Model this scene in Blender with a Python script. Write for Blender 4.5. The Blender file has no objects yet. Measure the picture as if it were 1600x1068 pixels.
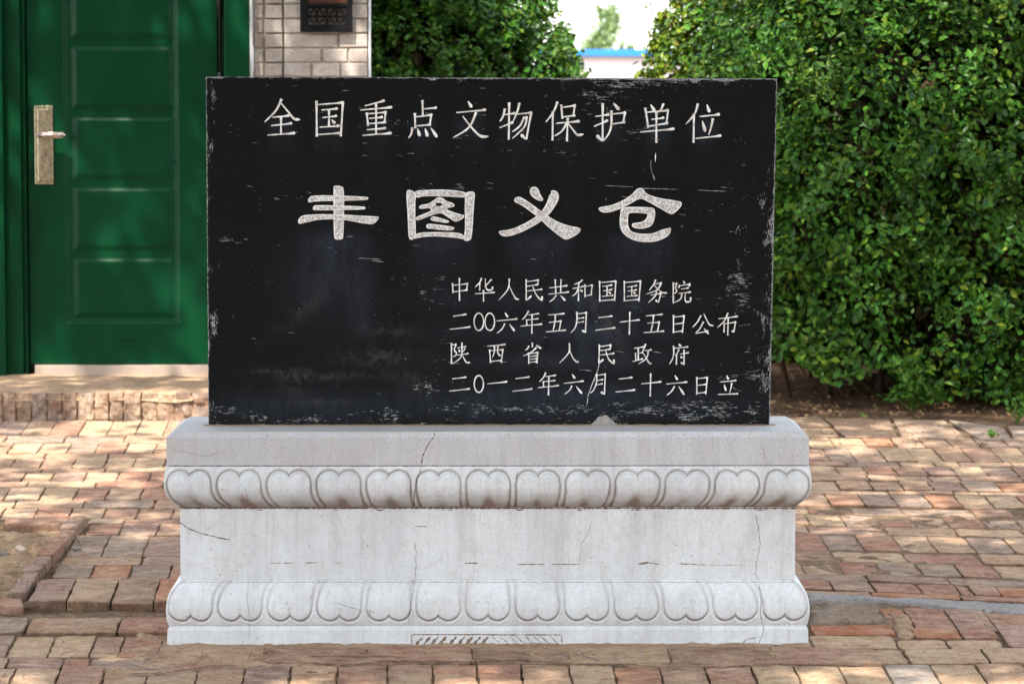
import bpy, bmesh, math, random
import numpy as np
from mathutils import Vector, Matrix, Euler, noise as mnoise
from mathutils.bvhtree import BVHTree
from mathutils.geometry import tessellate_polygon

random.seed(7); rng = np.random.default_rng(7)
scene = bpy.context.scene
COL = scene.collection

# ------------------------------------------------------------------ camera
F = 5000.0            # focal length in units of a 1600 px wide frame
H = 1.444             # eye height above the pedestal foot
Y0 = 8.2              # distance of the pedestal's front face
GS = 0.03             # the paving rises gently away from the viewer
cam_d = bpy.data.cameras.new('camera'); cam = bpy.data.objects.new('camera', cam_d); COL.objects.link(cam)
cam_d.sensor_width = 36.0; cam_d.lens = 36.0 * F / 1600.0
cam_d.clip_start = 0.1; cam_d.clip_end = 2000
yaw = math.atan(38 / F); pitch = math.atan(404 / F)
cam.location = (0, 0, H); cam.rotation_euler = (math.pi / 2 - pitch, 0, -yaw)
cam_d.dof.use_dof = True; cam_d.dof.focus_distance = 8.3; cam_d.dof.aperture_fstop = 9.5
scene.camera = cam
CR = cam.rotation_euler.to_matrix()

# ------------------------------------------------------------------ light
SUN_EL, SUN_AZ = math.radians(57), math.radians(205)     # azimuth measured clockwise from +Y
world = bpy.data.worlds.new('World'); scene.world = world; world.use_nodes = True
wn = world.node_tree.nodes; wl = world.node_tree.links
bg = wn.get('Background') or wn.new('ShaderNodeBackground')
sky = wn.new('ShaderNodeTexSky'); sky.sky_type = 'NISHITA'; sky.sun_disc = False
sky.sun_elevation = SUN_EL; sky.sun_rotation = SUN_AZ
sky.air_density = 1.0; sky.dust_density = 1.2; sky.ozone_density = 1.0
hs_ = wn.new('ShaderNodeHueSaturation'); hs_.inputs['Saturation'].default_value = .35       # a hazy, whitish sky
wl.new(sky.outputs[0], hs_.inputs['Color']); wl.new(hs_.outputs[0], bg.inputs[0]); bg.inputs[1].default_value = 0.15
sd = bpy.data.lights.new('sun', 'SUN'); sun = bpy.data.objects.new('sun', sd); COL.objects.link(sun)
sd.energy = 2.0; sd.angle = math.radians(0.6); sd.color = (1.0, 0.93, 0.82)
SV = Vector((math.sin(SUN_AZ) * math.cos(SUN_EL), math.cos(SUN_AZ) * math.cos(SUN_EL), math.sin(SUN_EL)))
sun.rotation_euler = SV.to_track_quat('Z', 'Y').to_euler(); sun.location = SV * 20
vs = scene.view_settings; vs.view_transform = 'Standard'; vs.look = 'None'; vs.gamma = 1; vs.use_curve_mapping = False
vs.exposure = 2.6

# ------------------------------------------------------------------ helpers
def ray(px, py):
    v = CR @ Vector((px - 800, 534 - py, -F)); return v
def FP(px, py, Y):                      # point of the sight line on the upright plane y = Y
    v = ray(px, py); t = Y / v.y; return Vector((v.x * t, Y, H + v.z * t))
def GP(px, py, dz=0.0):                 # point of the sight line on the paving
    v = ray(px, py); t = (H + GS * Y0 - dz) / (GS * v.y - v.z); return Vector((v.x * t, v.y * t, H + v.z * t))
def gz(y): return GS * (min(max(y, 2.0), 13.5) - Y0)

def tag(o, label=None, cat=None, group=None, kind=None):
    if label: o['label'] = label
    if cat: o['category'] = cat
    if group: o['group'] = group
    if kind: o['kind'] = kind
    return o
def empty(name, loc, label=None, cat=None, group=None):
    o = bpy.data.objects.new(name, None); COL.objects.link(o); o.location = loc; o.empty_display_size = .1
    return tag(o, label, cat, group)
def link_mesh(name, me, m=None, parent=None, smooth=False):
    o = bpy.data.objects.new(name, me); COL.objects.link(o)
    if m is not None and not me.materials:
        for mm in (m if isinstance(m, (list, tuple)) else [m]): me.materials.append(mm)
    if smooth: me.shade_smooth()
    if parent is not None:
        o.parent = parent; o.matrix_parent_inverse = Matrix.Translation(parent_world(parent)).inverted()
    return o
def parent_world(p):
    v = Vector((0, 0, 0))
    if p.type == 'EMPTY' and p.parent is None: v = Vector(p.location)
    elif p.parent is not None: v = Vector(p.location) * 0
    return v if p.parent is None else Vector((0, 0, 0))
def pyobj(name, verts, faces, m=None, parent=None, smooth=False):
    me = bpy.data.meshes.new(name); me.from_pydata([tuple(v) for v in verts], [], faces); me.update()
    return link_mesh(name, me, m, parent, smooth)
def npmesh(name, V, Fq, n=4):
    me = bpy.data.meshes.new(name); V = np.asarray(V, dtype=np.float32); Fq = np.asarray(Fq, dtype=np.int32)
    me.vertices.add(len(V)); me.vertices.foreach_set('co', V.ravel())
    me.loops.add(Fq.size); me.loops.foreach_set('vertex_index', Fq.ravel())
    me.polygons.add(len(Fq)); me.polygons.foreach_set('loop_start', np.arange(0, Fq.size, n, dtype=np.int32))
    me.update(calc_edges=True); me.validate(); me.shade_flat(); return me
def grid_faces(nu, nv, flip=False, off=0):
    i = np.arange(nu - 1)[None, :] + np.arange(nv - 1)[:, None] * nu
    q = np.stack([i, i + 1, i + 1 + nu, i + nu], -1).reshape(-1, 4) + off
    return q[:, ::-1] if flip else q
class MB:
    def __init__(s): s.v = []; s.f = []
    def box(s, x0, x1, y0, y1, z0, z1, b=0.0):
        bm = bmesh.new(); bmesh.ops.create_cube(bm, size=1)
        for v in bm.verts:
            v.co = Vector(((x0 + x1) / 2 + v.co.x * (x1 - x0), (y0 + y1) / 2 + v.co.y * (y1 - y0), (z0 + z1) / 2 + v.co.z * (z1 - z0)))
        if b > 0: bmesh.ops.bevel(bm, geom=bm.edges[:], offset=b, segments=2, affect='EDGES', profile=.6)
        s.add(bm)
    def add(s, bm, M=None):
        n = len(s.v)
        for v in bm.verts: s.v.append(tuple(M @ v.co if M else v.co))
        bm.verts.index_update()
        for f in bm.faces: s.f.append([n + v.index for v in f.verts])
        bm.free()
    def tube(s, pts, r, seg=6):
        n = len(s.v); pts = [Vector(p) for p in pts]; rs = r if isinstance(r, (list, tuple)) else [r] * len(pts)
        for i, p in enumerate(pts):
            d = (pts[min(i + 1, len(pts) - 1)] - pts[max(i - 1, 0)]).normalized()
            a = d.orthogonal().normalized(); b = d.cross(a)
            for k in range(seg):
                t = 2 * math.pi * k / seg; s.v.append(tuple(p + (a * math.cos(t) + b * math.sin(t)) * rs[i]))
        for i in range(len(pts) - 1):
            for k in range(seg):
                s.f.append([n + i * seg + k, n + i * seg + (k + 1) % seg, n + (i + 1) * seg + (k + 1) % seg, n + (i + 1) * seg + k])
        s.f.append([n + k for k in range(seg)][::-1]); s.f.append([n + (len(pts) - 1) * seg + k for k in range(seg)])
    def build(s, name, m, parent=None, smooth=False): return pyobj(name, s.v, s.f, m, parent, smooth)

# ------------------------------------------------------------------ materials
class NT:
    def __init__(s, name, rough=.8, spec=.3):
        s.m = bpy.data.materials.new(name); s.m.use_nodes = True; s.t = s.m.node_tree; s.n = s.t.nodes; s.l = s.t.links
        s.b = s.n['Principled BSDF']; s.b.inputs['Roughness'].default_value = rough; s.b.inputs['Specular IOR Level'].default_value = spec
    def put(s, sock, val):
        if val is None: return
        if isinstance(val, bpy.types.NodeSocket): s.l.new(val, sock)
        elif hasattr(sock.default_value, '__len__'):
            sock.default_value = tuple(val) + ((1,) if len(val) == 3 and len(sock.default_value) == 4 else ())
        else: sock.default_value = val
    def coord(s, kind='Object', scale=(1, 1, 1)):
        if kind == 'World': o = s.n.new('ShaderNodeNewGeometry').outputs['Position']
        else: o = s.n.new('ShaderNodeTexCoord').outputs[kind]
        mp = s.n.new('ShaderNodeMapping'); mp.inputs['Scale'].default_value = scale; s.l.new(o, mp.inputs[0]); return mp.outputs[0]
    def noise(s, vec, scale=5, detail=4, rough=.55, dist=0.0):
        n = s.n.new('ShaderNodeTexNoise'); s.l.new(vec, n.inputs['Vector'])
        n.inputs['Scale'].default_value = scale; n.inputs['Detail'].default_value = detail; n.inputs['Roughness'].default_value = rough
        n.inputs['Distortion'].default_value = dist; return n.outputs[0]
    def voro(s, vec, scale=5, feature='F1'):
        n = s.n.new('ShaderNodeTexVoronoi'); n.feature = feature; s.l.new(vec, n.inputs['Vector']); n.inputs['Scale'].default_value = scale; return n.outputs[0]
    def ramp(s, v, stops):
        r = s.n.new('ShaderNodeValToRGB'); s.l.new(v, r.inputs[0]); e = r.color_ramp.elements
        while len(e) < len(stops): e.new(.5)
        for k, (p, c) in enumerate(stops):
            e[k].position = p; e[k].color = (c, c, c, 1) if not hasattr(c, '__len__') else tuple(c) + (1,)
        return r.outputs[0]
    def mix(s, f, a, b, mode='MIX'):
        n = s.n.new('ShaderNodeMix'); n.data_type = 'RGBA'; n.blend_type = mode
        s.put(n.inputs[0], f); s.put(n.inputs[6], a); s.put(n.inputs[7], b); return n.outputs[2]
    def math(s, op, a, b=None, clamp=False):
        n = s.n.new('ShaderNodeMath'); n.operation = op; n.use_clamp = clamp; s.put(n.inputs[0], a)
        if b is not None: s.put(n.inputs[1], b)
        return n.outputs[0]
    def attr(s, name):
        n = s.n.new('ShaderNodeAttribute'); n.attribute_name = name; return n.outputs['Fac']
    def bump(s, h, strength=.3, dist=.002, normal=None):
        n = s.n.new('ShaderNodeBump'); n.inputs['Strength'].default_value = strength; n.inputs['Distance'].default_value = dist
        s.l.new(h, n.inputs['Height'])
        if normal is not None: s.l.new(normal, n.inputs['Normal'])
        return n.outputs[0]
    def fin(s, col=None, rough=None, normal=None):
        if col is not None: s.put(s.b.inputs['Base Color'], col)
        if rough is not None: s.put(s.b.inputs['Roughness'], rough)
        if normal is not None: s.l.new(normal, s.b.inputs['Normal'])
        return s.m

def m_plain(name, col, rough=.6, spec=.4, metal=0.0, var=.25, scale=30, bump=.15):
    t = NT(name, rough, spec); c = t.coord('World'); n = t.noise(c, scale, 5)
    t.b.inputs['Metallic'].default_value = metal
    dark = [x * (1 - var) for x in col]
    return t.fin(t.mix(n, dark, [min(1, x * (1 + var)) for x in col]), None, t.bump(n, bump, .001))

def m_marble(name, base=(.67, .685, .69), lo=(.57, .585, .59), warm=.0, speck=.25):
    t = NT(name, .62, .35); c = t.coord('World')
    big = t.noise(c, 2.6, 5, .6); st = t.noise(t.coord('World', (9, 9, 1.2)), 1.4, 5, .65)
    fine = t.noise(c, 170, 3, .7); mid = t.noise(c, 22, 6, .7)
    col = t.mix(t.ramp(big, [(.35, 0.0), (.7, 1.0)]), base, lo)
    col = t.mix(t.math('MULTIPLY', t.ramp(st, [(.45, 0.0), (.66, 1.0)]), .45), col, (.42, .42, .43))
    st2 = t.noise(t.coord('World', (45, 45, 2.2)), 1.2, 5, .75)
    col = t.mix(t.math('MULTIPLY', t.ramp(st2, [(.50, 0.0), (.72, 1.0)]), .30 + warm), col, (.34, .31, .295))
    bl = t.noise(c, 6.5, 6, .7, .8)
    col = t.mix(t.math('MULTIPLY', t.ramp(bl, [(.56, 0.0), (.68, 1.0)]), .30 + warm), col, (.45, .37, .315))
    col = t.mix(t.math('MULTIPLY', t.ramp(mid, [(.52, 0.0), (.75, 1.0)]), .35 + warm), col, (.46, .40, .37))
    vein = t.ramp(t.noise(t.coord('World', (1, 1, .35)), 7, 8, .75, 1.2), [(.485, 0.0), (.5, 1.0), (.515, 0.0)])
    col = t.mix(t.math('MULTIPLY', vein, .22), col, (.30, .28, .28))
    col = t.mix(t.math('MULTIPLY', t.ramp(fine, [(.35, 1.0), (.5, 0.0)]), speck), col, (.33, .30, .29))
    col = t.mix(t.math('MULTIPLY', t.ramp(t.noise(c, 90, 2, .5), [(.70, 0.0), (.76, 1.0)]), .6), col, (.2, .14, .11))
    d = t.attr('dirt'); dn = t.math('MULTIPLY', d, t.ramp(mid, [(.25, .55), (.6, 1.15)]), True)
    col = t.mix(dn, col, (.235, .175, .145))
    h = t.math('ADD', fine, t.math('MULTIPLY', mid, 1.5))
    return t.fin(col, t.ramp(mid, [(.3, .5), (.7, .75)]), t.bump(h, .35, .0012))

def m_slab():
    t = NT('black_painted_stone', .6, .06)
    c = t.coord('World'); big = t.noise(c, 5, 5, .6)
    col = t.mix(big, (.0055, .0062, .006), (.0095, .0098, .0092))
    sm = t.math('MULTIPLY', t.attr('smudge'), t.ramp(t.noise(t.coord('World', (5, 5, 1.6)), 6, 6, .7), [(.3, .15), (.68, 1.0)]), True)
    col = t.mix(sm, col, (.032, .037, .052))
    chalk = t.math('MULTIPLY', t.attr('chalk'), t.ramp(t.noise(c, 45, 6, .75, .6), [(.42, 0.0), (.7, 1.0)]), True)
    col = t.mix(chalk, col, (.05, .048, .045))
    hs = t.noise(t.coord('World', (50, 50, 640)), 1, 2.5, .6); hm = t.noise(t.coord('World', (22, 22, 45)), 1, 4, .7)
    hsc = t.math('MULTIPLY', hs, hm)
    hf = t.math('GREATER_THAN', t.math('ADD', hsc, t.math('MULTIPLY', t.attr('wear_h'), .22)), .458)
    vsn = t.noise(t.coord('World', (520, 520, 80)), 1, 2.5, .6); vm = t.noise(t.coord('World', (50, 50, 20)), 1, 4, .7)
    vf = t.math('GREATER_THAN', t.math('ADD', t.math('MULTIPLY', vsn, vm), t.math('MULTIPLY', t.attr('wear_v'), .22)), .458)
    any_ = t.math('MAXIMUM', hf, vf)
    amt = t.math('MULTIPLY', any_, t.ramp(t.noise(c, 240, 2), [(.35, .08), (.68, .85)]))
    col = t.mix(amt, col, (.46, .455, .44))
    dot = t.math('GREATER_THAN', t.noise(c, 150, 1, .5), .81)
    col = t.mix(t.math('MULTIPLY', dot, .6), col, (.4, .4, .38))
    grain = t.noise(t.coord('World', (30, 30, 400)), 1, 3)
    return t.fin(col, t.ramp(big, [(.3, .5), (.7, .68)]), t.bump(t.math('ADD', grain, amt), .25, .0006))

def m_letter(name, pit):
    t = NT(name, .8, .2); c = t.coord('World')
    n = t.noise(c, 260 if pit else 160, 3, .7); n2 = t.noise(c, 60, 3)
    if pit:
        col = t.mix(t.ramp(n, [(.42, 0.0), (.56, 1.0)]), (.36, .31, .285), (.80, .785, .76))
        col = t.mix(t.math('MULTIPLY', t.ramp(n2, [(.52, 0.0), (.7, 1.0)]), .5), col, (.42, .33, .29))
    else:
        col = t.mix(t.ramp(n2, [(.4, 0.0), (.68, 1.0)]), (.88, .87, .84), (.60, .51, .46))
    return t.fin(col, None, t.bump(n, .9 if pit else .3, .002 if pit else .0006))

def m_brick(name='worn_brick'):
    t = NT(name, .92, .06); oi = t.n.new('ShaderNodeObjectInfo'); c = t.coord('World')
    g = t.n.new('ShaderNodeNewGeometry')
    base = oi.outputs['Color']
    st = t.noise(t.coord('World', (1, 1.25, 1)), 17, 6, .72, .5); big = t.noise(c, 6, 4, .6); mid = t.noise(c, 48, 6, .8, .4); fine = t.noise(c, 330, 3, .75)
    col = t.mix(t.ramp(st, [(.36, 0.0), (.62, .8)]), t.mix(1.0, base, (.62, .55, .54), 'MULTIPLY'), t.mix(.42, base, (.56, .42, .31)))
    col = t.mix(t.math('MULTIPLY', t.ramp(t.noise(c, 19, 5, .7), [(.52, 0.0), (.66, 1.0)]), .55), col, (.41, .22, .135))
    col = t.mix(t.math('MULTIPLY', t.ramp(big, [(.52, 0.0), (.68, 1.0)]), .5), col, (.53, .39, .27))
    col = t.mix(t.math('MULTIPLY', t.ramp(mid, [(.53, 0.0), (.64, 1.0)]), .62), col, (.15, .088, .052))
    col = t.mix(t.math('MULTIPLY', t.ramp(mid, [(.30, 1.0), (.42, 0.0)]), .5), col, (.62, .47, .31))
    col = t.mix(t.math('MULTIPLY', t.ramp(fine, [(.33, 1.0), (.43, 0.0)]), .65), col, (.10, .06, .035))
    pit = t.ramp(t.noise(c, 130, 2, .5), [(.68, 0.0), (.73, 1.0)])
    col = t.mix(t.math('MULTIPLY', pit, .7), col, (.09, .055, .035))
    isl = t.ramp(g.outputs['Random Per Island'], [(0.0, .84), (1.0, 1.12)])
    col = t.mix(1.0, col, isl, 'MULTIPLY')
    e = t.math('MULTIPLY', t.attr('edge'), t.ramp(mid, [(.3, .5), (.6, 1.0)]), True)
    col = t.mix(e, col, (.12, .075, .048))
    h = t.math('SUBTRACT', t.math('ADD', t.math('MULTIPLY', mid, 2.2), fine), t.math('MULTIPLY', pit, 1.5))
    n1 = t.bump(st, .45, .005)
    return t.fin(col, None, t.bump(h, .95, .003, n1))

def m_soil(name, a=(.34, .235, .15), b=(.15, .09, .055), c3=(.46, .35, .24), sc=6):
    t = NT(name, .95, .1); c = t.coord('World')
    n = t.noise(c, sc, 8, .7); f = t.noise(c, 120, 5, .8); k = t.noise(c, sc * 5, 5, .7)
    col = t.mix(t.ramp(n, [(.35, 0.0), (.65, 1.0)]), b, a)
    col = t.mix(t.math('MULTIPLY', t.ramp(k, [(.5, 0.0), (.7, 1.0)]), .6), col, c3)
    col = t.mix(t.math('MULTIPLY', t.ramp(f, [(.38, 1.0), (.5, 0.0)]), .5), col, [x * .4 for x in b])
    return t.fin(col, None, t.bump(t.math('ADD', f, t.math('MULTIPLY', k, 2)), .9, .006))

def m_leaf(name, cols, trans=.45, rough=.42):
    t = NT(name, rough, .22); g = t.n.new('ShaderNodeNewGeometry')
    r = g.outputs['Random Per Island']; st = [((k / (len(cols) - 1)) ** (.62 if k < len(cols) - 1 else 1), c) for k, c in enumerate(cols)]
    rp = t.ramp(r, st)
    big = t.noise(t.coord('World'), 3.2, 3, .6)
    col = t.mix(t.math('MULTIPLY', t.ramp(big, [(.5, 0.0), (.7, 1.0)]), .3), rp, (.085, .11, .016))
    t.fin(col, None, None)
    tr = t.n.new('ShaderNodeBsdfTranslucent'); t.l.new(t.mix(.5, col, (.10, .19, .01)), tr.inputs[0])
    mx = t.n.new('ShaderNodeMixShader'); mx.inputs[0].default_value = trans * .34
    t.l.new(t.b.outputs[0], mx.inputs[1]); t.l.new(tr.outputs[0], mx.inputs[2])
    t.l.new(mx.outputs[0], t.n['Material Output'].inputs[0]); return t.m

def m_door():
    t = NT('green_door_paint', .38, .13); c = t.coord('World'); n = t.noise(c, 260, 2); b = t.noise(c, 3, 4)
    col = t.mix(b, (.0003, .027, .008), (.0004, .040, .015))
    return t.fin(col, t.ramp(b, [(.3, .28), (.7, .42)]), t.bump(n, .06, .0004))

def m_wallbrick():
    t = NT('whitewashed_grey_brick', .9, .15); oi = t.n.new('ShaderNodeObjectInfo'); c = t.coord('World')
    n = t.noise(c, 14, 6, .7); m = t.noise(c, 55, 5, .75); f = t.noise(c, 240, 3)
    col = t.mix(t.ramp(n, [(.35, 0.0), (.65, 1.0)]), (.50, .445, .40), (.36, .30, .265))
    col = t.mix(1.0, col, t.ramp(oi.outputs['Random'], [(0.0, .78), (1.0, 1.12)]), 'MULTIPLY')
    col = t.mix(t.math('MULTIPLY', t.ramp(m, [(.5, 0.0), (.7, 1.0)]), .5), col, (.16, .115, .09))
    return t.fin(col, None, t.bump(t.math('ADD', m, f), .6, .0025))

def m_metal(name, col, rough):
    t = NT(name, rough, .5); t.b.inputs['Metallic'].default_value = 1.0; n = t.noise(t.coord('World', (200, 200, 15)), 1, 4); k = t.noise(t.coord('World'), 60, 5)
    c2 = t.mix(t.ramp(k, [(.4, 0.0), (.7, 1.0)]), col, [x * .5 for x in col])
    return t.fin(c2, t.ramp(n, [(.3, rough * .8), (.7, rough * 1.4)]), t.bump(n, .1, .0005))

def m_tread():
    t = NT('threshold_tread_metal', .45, .5); t.b.inputs['Metallic'].default_value = .35
    c = t.coord('World', (1, 1, 1)); mp = t.n.new('ShaderNodeMapping'); mp.inputs['Rotation'].default_value = (0, math.radians(45), 0); t.l.new(c, mp.inputs[0])
    ck = t.n.new('ShaderNodeTexChecker'); ck.inputs['Scale'].default_value = 150; t.l.new(mp.outputs[0], ck.inputs[0])
    n = t.noise(c, 25, 4)
    col = t.mix(t.math('MULTIPLY', ck.outputs['Fac'], .55), t.mix(n, (.50, .42, .36), (.33, .25, .20)), (.24, .18, .14))
    return t.fin(col, None, t.bump(ck.outputs['Fac'], .4, .001))

MAT_MARBLE = m_marble('pale_marble'); MAT_CAP = m_marble('pale_marble_weathered', (.55, .54, .54), (.44, .425, .425), .18, .6)
MAT_SLAB = m_slab(); MAT_PIT = m_letter('letter_stone_pitted', True); MAT_RIM = m_letter('letter_stone_cut', False)
MAT_THIN = m_letter('letter_stone_groove', False)
MAT_BRICK = m_brick()
MAT_SOIL = m_soil('earth_joint', (.27, .185, .12), (.12, .072, .044), (.40, .29, .19), 12)
MAT_SAND = m_soil('pit_sand', (.42, .29, .18), (.24, .15, .09), (.48, .36, .24), 9)
MAT_BED = m_soil('hedge_bed_earth', (.24, .14, .085), (.075, .042, .024), (.36, .25, .17), 5)
MAT_CEM = m_soil('cement_mortar', (.47, .325, .21), (.28, .175, .105), (.56, .43, .30), 9)
MAT_GREYCEM = m_soil('grey_cement', (.36, .33, .31), (.26, .235, .22), (.44, .41, .38), 9)
MAT_CRACK = m_plain('crack_dirt', (.13, .085, .065), .95, .05)
MAT_STAIN = m_plain('carving_stain', (.20, .14, .105), .95, .05)
MAT_DOOR = m_door(); MAT_WB = m_wallbrick()
MAT_MORTAR = m_plain('wall_mortar', (.42, .36, .30), .95, .1, 0, .3, 60, .5)
MAT_WHITE = m_plain('white_plaster_edge', (.62, .63, .64), .8, .2)
MAT_BLACKW = m_plain('black_lacquered_wood', (.006, .006, .0065), .5, .1)
MAT_BROWNP = m_plain('brown_panel', (.06, .022, .012), .6, .15)
MAT_FRET = m_plain('fretwork_backing', (.42, .36, .32), .8, .2, 0, .5, 80)
MAT_BRASS = m_metal('worn_brass', (.50, .44, .31), .30)
MAT_STEEL = m_metal('lever_steel', (.55, .43, .36), .28)
MAT_BLACKM = m_plain('black_hinge_metal', (.012, .013, .012), .4, .5)
MAT_TREAD = m_tread()
MAT_LEAF = m_leaf('hedge_leaf', [(.010, .045, .005), (.019, .075, .007), (.036, .110, .009), (.075, .160, .011), (.027, .092, .009), (.045, .15, .012), (.06, .18, .012), (.15, .19, .012)])
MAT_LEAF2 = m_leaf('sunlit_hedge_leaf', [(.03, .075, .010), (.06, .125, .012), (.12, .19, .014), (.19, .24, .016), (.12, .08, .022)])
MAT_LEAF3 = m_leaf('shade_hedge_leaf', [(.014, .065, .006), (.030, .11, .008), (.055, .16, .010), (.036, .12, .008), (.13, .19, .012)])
MAT_INNER = m_leaf('shaded_dry_growth', [(.020, .013, .007), (.035, .022, .011), (.012, .014, .006), (.05, .03, .014)], .05, .9)  # dry twig brown, darkened further to paint shade into the hedge gaps
MAT_TREEL = m_leaf('tree_leaf', [(.04, .09, .015), (.06, .12, .02), (.09, .15, .02)], .5)
MAT_WEED = m_leaf('weed_leaf', [(.04, .12, .015), (.07, .17, .02), (.12, .2, .03)], .5)
MAT_YEL = m_plain('fallen_yellow_leaf', (.62, .50, .03), .6, .3)
MAT_LITTER = m_leaf('dry_litter', [(.12, .07, .035), (.22, .14, .07), (.32, .21, .11), (.08, .045, .025)], .1, .8)
MAT_TWIG = m_plain('twig_bark', (.085, .052, .034), .9, .1)
MAT_BARK = m_plain('tree_bark', (.13, .10, .075), .95, .1, 0, .4, 12, .8)
MAT_FARW = m_plain('far_white_wall', (.62, .57, .56), .9, .2, 0, .08, 1)
MAT_FARB = m_plain('blue_roof_sheet', (.008, .13, .40), .5, .4, 0, .08, 1)
MAT_PEB = m_plain('grey_pebble', (.20, .17, .15), .9, .2, 0, .4, 50, .6)
MAT_BLACKHOLE = MAT_SLAB

def set_attr(me, name, arr):
    a = me.attributes.new(name, 'FLOAT', 'POINT'); a.data.foreach_set('value', np.asarray(arr, dtype=np.float32).ravel())

# ================================================================== GROUND
def build_ground():
    ys = np.concatenate([np.linspace(-40, 2, 8), np.linspace(2.5, 13.5, 45), np.array([16, 22, 40, 90, 200, 600])])
    xs = np.concatenate([np.array([-400, -60, -12]), np.linspace(-4, 5, 46), np.array([12, 60, 400])])
    X, Y = np.meshgrid(xs, ys); Z = GS * (np.clip(Y, 2, 13.5) - Y0) - .009
    # the sand pit sits lower
    Z += np.where(Y > 12.4, .0, .0)
    me = npmesh('ground', np.stack([X, Y, Z], -1).reshape(-1, 3), grid_faces(len(xs), len(ys)))
    tag(link_mesh('ground', me, MAT_SOIL), kind='structure')
build_ground()

paving = empty('brick_paving', (0, Y0, 0)); tag(paving, kind='structure')

PAL = [((.46, .31, .20), 6), ((.54, .40, .27), 5), ((.42, .25, .175), 6), ((.34, .25, .205), 5), ((.48, .22, .13), 1), ((.35, .225, .16), 4), ((.49, .34, .235), 5)]
def pick_col(sunny=0.0):
    w = [p[1] for p in PAL]; c = random.choices([p[0] for p in PAL], w)[0]
    k = random.uniform(.88, 1.14); return (c[0] * k, c[1] * k, c[2] * k, 1)

brick_specs = []      # (corners in world, raise, colour, importance)
def brick_mesh(corners, raise_, depth=.03, wear=.003, tilt=.0025):
    """A worn brick from its four top corners (counter-clockwise)."""
    c = [Vector(p) for p in corners]; cen = sum(c, Vector()) / 4
    loop = []
    for i in range(4):
        a, b = c[i], c[(i + 1) % 4]; L = (b - a).length; n = 4 if L < .17 else 7
        for k in range(n):
            t = k / n; p = a.lerp(b, t)
            if k == 0: p = p + (cen - p).normalized() * random.uniform(.001, .009)
            else: p = p + (cen - p).normalized() * random.uniform(-.0022, .0040)
            loop.append(p)
    tx, ty = random.uniform(-tilt, tilt) * 8, random.uniform(-tilt, tilt) * 6
    def zt(p): return raise_ + (p.x - cen.x) * tx + (p.y - cen.y) * ty
    n = len(loop); V = []; E = []
    mz = sum(p.z for p in c) / 4
    for p in loop: V.append(Vector((p.x, p.y, p.z - depth))); E.append(1)
    for p in loop: V.append(Vector((p.x, p.y, p.z + zt(p) - wear * random.uniform(.8, 1.8)))); E.append(.85)
    for p in loop:
        d = (cen - p); d.z = 0; q = p + d.normalized() * wear * random.uniform(.5, 1.5); V.append(Vector((q.x, q.y, q.z + zt(q) + random.uniform(-.0008, .0008)))); E.append(.12)
    for p in loop:
        q = p.lerp(cen, .42); V.append(Vector((q.x, q.y, q.z + zt(q) + random.uniform(-.0016, .0022)))); E.append(0)
    Fc = []
    for r in range(3):
        for k in range(n):
            Fc.append([r * n + k, r * n + (k + 1) % n, (r + 1) * n + (k + 1) % n, (r + 1) * n + k])
    Fc.append([3 * n + k for k in range(n)])
    return V, Fc, E
def add_brick(px4, raise_=0.0, col=None, rank=1.0, gap=.0018, z=0.0):
    P = [GP(x, y, z) for x, y in px4]; cen = sum(P, Vector()) / 4
    Q = []
    for p in P:
        dx = -math.copysign(gap * .6, p.x - cen.x); dy = -math.copysign(gap, p.y - cen.y); Q.append(Vector((p.x + dx, p.y + dy, p.z + GS * dy)))
    brick_specs.append((Q, raise_, col or pick_col(), rank))
def vpx(x): return 560 + 180 * min(max((x - 150) / 1250, 0), 1)
def row(y0, y1, joints, tilt=0.0, xa=1262, raise_=0.0, cols=None, rank=1.0, kind='H', jit=.0022, ext=None):
    """A course: y0..y1 are its px limits at x = xa; tilt = px fall per px to the right."""
    ym = (y0 + y1) / 2
    for i in range(len(joints) - 1):
        a, b = joints[i], joints[i + 1]
        q = []
        for (j, y) in ((a, y1), (b, y1), (b, y0), (a, y0)):
            k = (j - vpx(j)) / (ym + 20); yy = y + tilt * (j - xa); q.append((j + (y - ym) * k, yy))
        col = None
        if cols and i in cols: c = cols[i]; col = (c[0], c[1], c[2], 1)
        add_brick(q, raise_ + random.uniform(-jit, jit), col, rank)
def auto(x0, x1, ym, kind):
    s = (ym + 20) / 1.69; p = (.127 if kind == 'H' else .255) * s; out = [x0]
    while out[-1] < x1: out.append(out[-1] + p * random.uniform(.94, 1.06))
    return out
OR = (.49, .21, .11); RD = (.39, .20, .14); GY = (.33, .26, .21); PALE = (.57, .42, .26); TAN = (.48, .335, .22); MV = (.34, .225, .185)
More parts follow.
